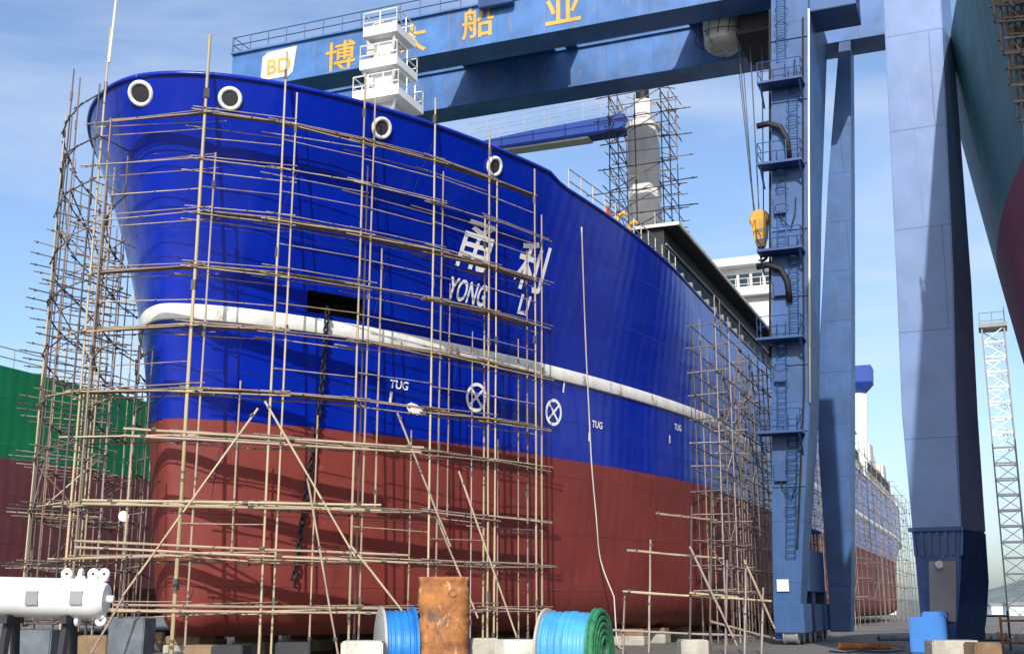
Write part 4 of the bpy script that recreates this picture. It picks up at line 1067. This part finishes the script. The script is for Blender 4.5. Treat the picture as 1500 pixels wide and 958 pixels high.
# stacked wrapped pallets at left below the scaffold
for k, (px, yt, w, lb, mt_) in enumerate(((195, 905, 1.0, 'grey wrapped crate stack beneath the left scaffold', 'grey_dark'), (85, 925, 1.1, 'dark crate beneath the white cylinder', 'dark'), (140, 930, .8, 'brown timber crate beneath the cylinder end', 'wood'))):
    p = at(px, yt, 34.0); t = thing('crate', lb, 'crate', p.x, p.y, 0)
    x = MB(); x.box((p.x, p.y, p.z / 2 + .06), (.9, w, p.z - .12), -PHI + 1.5 + .1 * k); x.build('body', M[mt_], t, bevel=.03)
    x = MB()
    for j in (-.35, 0, .35): x.box((p.x, p.y + j * w, .06), (.9, .12, .12), -PHI + 1.5 + .1 * k)
    x.build('skid', M['wood'], t)
x = MB(); pb_ = at(868, 942, 24.2); 
for px, yt, Y, w_, mt_, lb in ((1458, 905, 52, 1.2, 'dark', 'dark frame rack behind the nearest crane leg at right'), (1486, 912, 48, 1.0, 'rust', 'rusty frame rack at the lower right corner')):
    p = at(px, yt, Y); t = thing('pipe_rack', lb, 'rack', p.x, p.y, 0); zt = max(p.z, .9)
    x = MB()
    for a in (-.6, .6):
        for b_ in (-.5, .5): x.beam((p.x + a, p.y + b_, 0), (p.x + a, p.y + b_, zt + .3), .09, .09)
    for z in (.3, zt): x.beam((p.x - .6, p.y - .5, z), (p.x + .6, p.y - .5, z), .08, .08); x.beam((p.x - .6, p.y + .5, z), (p.x + .6, p.y + .5, z), .08, .08); x.beam((p.x - .6, p.y - .5, z + .09), (p.x - .6, p.y + .5, z + .09), .08, .08)
    x.build('frame', M[mt_], t)
    for k in range(5):
        z = .42 + .16 * (k // 3); yy = p.y - .35 + .3 * (k % 3); x = MB(); x.tube([(p.x - 1.2, yy, z + .06), (p.x + 1.2, yy, z + .06)], .07, 8); x.build('pipe', M['grey'] if k % 2 else M['rust'], t)

random.seed(17)
for k, (px, Y, lb, mt_) in enumerate(((1262, 52, 'rusty pipe length lying on the ground right of the tapered crane leg', 'rust'), (1310, 66, 'grey pipe length lying on the ground farther back between the cranes', 'grey_dark'))):
    p = at(px, 940, Y); a = random.uniform(-.6, .6) - PHI; d_ = Vector((math.cos(a), math.sin(a), 0)); x = MB()
    x.lathe((p.x - d_.x, p.y - d_.y, .14), d_, ((0, .10), (0, .14), (2.2, .14), (2.2, .10), (0, .10)), 18, cap=False)
    tag(x.build('steel_pipe', M[mt_], org=(p.x, p.y, 0), smooth='sharp'), lb, 'pipe')
for k, (pts_, lb, mt_) in enumerate((([(1215, 950, 49), (1240, 948, 47.5), (1262, 955, 49.5), (1290, 950, 48), (1325, 950, 50)], 'black hose snaking over the ground between the cranes', 'black'), ([(1255, 950, 60), (1280, 944, 56), (1300, 952, 58), (1330, 946, 54)], 'orange hose on the ground between the cranes', 'orange'))):
    P_ = [at(a, b, c_) for a, b, c_ in pts_]; P_ = [Vector((p.x, p.y, .035)) for p in P_]; sm = []
    for i in range(len(P_) - 1):
        a, b, c_, d_ = P_[max(i-1, 0)], P_[i], P_[i+1], P_[min(i+2, len(P_)-1)]
        for j in range(8):
            t = j / 8; sm.append(.5 * ((2*b) + (c_-a)*t + (2*a-5*b+4*c_-d_)*t*t + (3*b-a-3*c_+d_)*t**3))
    x = MB(); x.tube(sm, .03, 6); tag(x.build('hose', M[mt_], org=tuple(sm[0]), smooth='all'), lb, 'hose')

# hoses and chain
hs = [(842, 335), (845, 420), (849, 520), (853, 600), (857, 680), (864, 760), (870, 820)]
x = MB(); pts = []
for i, (px, py) in enumerate(hs):
    s_, z_ = hull_hit(px, py); pts.append(hpt(s_, z_, .35))
pts.append(pts[-1] + Vector((-.35, -.7, -1.6)))
sm = []
for i in range(len(pts) - 1):
    a, b, c_, d_ = pts[max(i-1, 0)], pts[i], pts[i+1], pts[min(i+2, len(pts)-1)]
    for k in range(5):
        t = k / 5; sm.append(.5 * ((2*b) + (c_-a)*t + (2*a-5*b+4*c_-d_)*t*t + (3*b-a-3*c_+d_)*t**3))
sm.append(pts[-1]); e_ = sm[-1]; sm += [Vector((e_.x - .1, e_.y - .1, .6)), Vector((e_.x - .3, e_.y - .3, .04)), Vector((e_.x - 1.5, e_.y - .8, .04))]
x.tube(sm, .032, 7); tag(x.build('hose', M['rope'], org=tuple(sm[-1]), smooth='all'), 'pale hose hanging down the hull from deck to ground', 'hose')
x = MB(); cpts = []
for px, py in ((474, 452), (470, 500), (466, 560), (458, 630), (446, 700), (436, 770), (424, 850)):
    s_, z_ = hull_hit(px, py); cpts.append(hpt(s_, z_, .32))
tot = [cpts[0]]
for a, b in zip(cpts, cpts[1:]):
    for k in range(1, 9): tot.append(a.lerp(b, k / 8))
for i in range(len(tot) - 1):
    a, b = tot[i], tot[i + 1]; d_ = (b - a).normalized(); side = d_.cross(Vector((1, 0, 0) if i % 2 else (0, 1, 0))).normalized()
    ns_ = d_.cross(side).normalized(); x.torus((a + b) / 2, ns_, .085, .035, 10, 5, 1.0)
    hl = (b - a).length * .62
    x.tube([(a + b) / 2 - d_ * hl + side * .07, (a + b) / 2 + d_ * hl + side * .07], .035, 5); x.tube([(a + b) / 2 - d_ * hl - side * .07, (a + b) / 2 + d_ * hl - side * .07], .035, 5)
tag(x.build('anchor_chain', M['black'], org=tuple(tot[-1]), smooth='all'), 'black anchor chain hanging from the recess down the bow', 'chain')
# tall antenna pole lashed at the stem and a lamp
p = on_path(arcs[0]); x = MB(); x.tube([(p.x, p.y - .05, 19.8), (p.x, p.y - .12, 22.0), (p.x + .05, p.y - .2, 24.0)], [.05, .04, .025], 6)
tag(x.build('signal_pole', M['cream'], org=(p.x, p.y, 19.8)), 'thin pale pole rising above the stem scaffold', 'pole')
p = at(183, 755, 40.0); x = MB(); x.lathe(p, (-.9, -.3, -.2), ((0, .05), (.1, .16), (.13, .18), (.131, .15)), 14); x.beam(p, p + Vector((.1, .1, -.3)), .05, .05)
tag(x.build('work_lamp', M['white'], org=tuple(p)), 'small white work lamp on the left scaffold', 'lamp')

# ------------------------------------------------------------------ background at right
lt = at(1492, 880, 70.0); top_ = at(1478, 482, 70.0)
tw = thing('lattice_tower', 'pale lattice tower standing beyond the crane leg at the right edge', 'tower', lt.x, lt.y, 0)
w = .62; x = MB(); H = top_.z
cs = [(lt.x + a * w, lt.y + b * w) for a, b in ((-1, -1), (1, -1), (1, 1), (-1, 1))]
for c_ in cs: x.beam((c_[0], c_[1], 0), (c_[0], c_[1], H), .09, .09)
x.build('chord', M['grey'], tw)
x = MB(); z = 0; k = 0
while z < H - .9:
    for i in range(4):
        a, b = cs[i], cs[(i + 1) % 4]; x.beam((*a, z + .9), (*b, z + .9), .09, .09)
        x.beam((*(a if k % 2 else b), z), (*(b if k % 2 else a), z + .9), .05, .05)
    z += .9; k += 1
x.build('lattice', M['white'], tw)
x = MB(); x.box((lt.x, lt.y, H + .1), (1.6, 1.6, .25)); x.railing([(lt.x - .7, lt.y - .7, H + .2), (lt.x + .7, lt.y - .7, H + .2), (lt.x + .7, lt.y + .7, H + .2)], 1, .7, .03); x.build('tower_head', M['grey'], tw)
for px, yt, w_, Y, lb in ((1458, 897, 3, 330, 'low white shed far off beside the lattice tower'), (1488, 897, 4, 280, 'low pale shed at the far right edge'), (1302, 898, 3, 330, 'distant white shed seen between the crane legs')):
    p = at(px, yt, Y); t = thing('shed', lb, 'shed', p.x, p.y, 0); zz = max(p.z, 1.2) if p.z > 0 else 1.2
    zz = 2.2
    x = MB(); x.box((p.x, p.y, zz / 2), (3, w_, zz), -PHI + 1.57); x.build('wall', M['white'], t)
    x = MB(); e = Matrix.Rotation(-PHI + 1.57, 3, 'Z')
    rf = [Vector(v_) for v_ in ((-1.7, -w_ / 2 - .2, zz), (1.7, -w_ / 2 - .2, zz), (0, -w_ / 2 - .2, zz + .8), (-1.7, w_ / 2 + .2, zz), (1.7, w_ / 2 + .2, zz), (0, w_ / 2 + .2, zz + .8))]
    rf = [e @ v_ + Vector((p.x, p.y, .004)) for v_ in rf]; vs = [x.bm.verts.new(v_) for v_ in rf]
    for f in ((0, 1, 2), (5, 4, 3), (0, 3, 4, 1), (1, 4, 5, 2), (2, 5, 3, 0)): x.bm.faces.new([vs[i] for i in f])
    x.build('roof', M['grey'], t)
    x = MB(); x.box(e @ Vector((0, -w_ / 2 - .01, .9)) + Vector((p.x, p.y, 0)), (1, .04, 1.8), -PHI + 1.57); x.build('door', M['dark'], t)
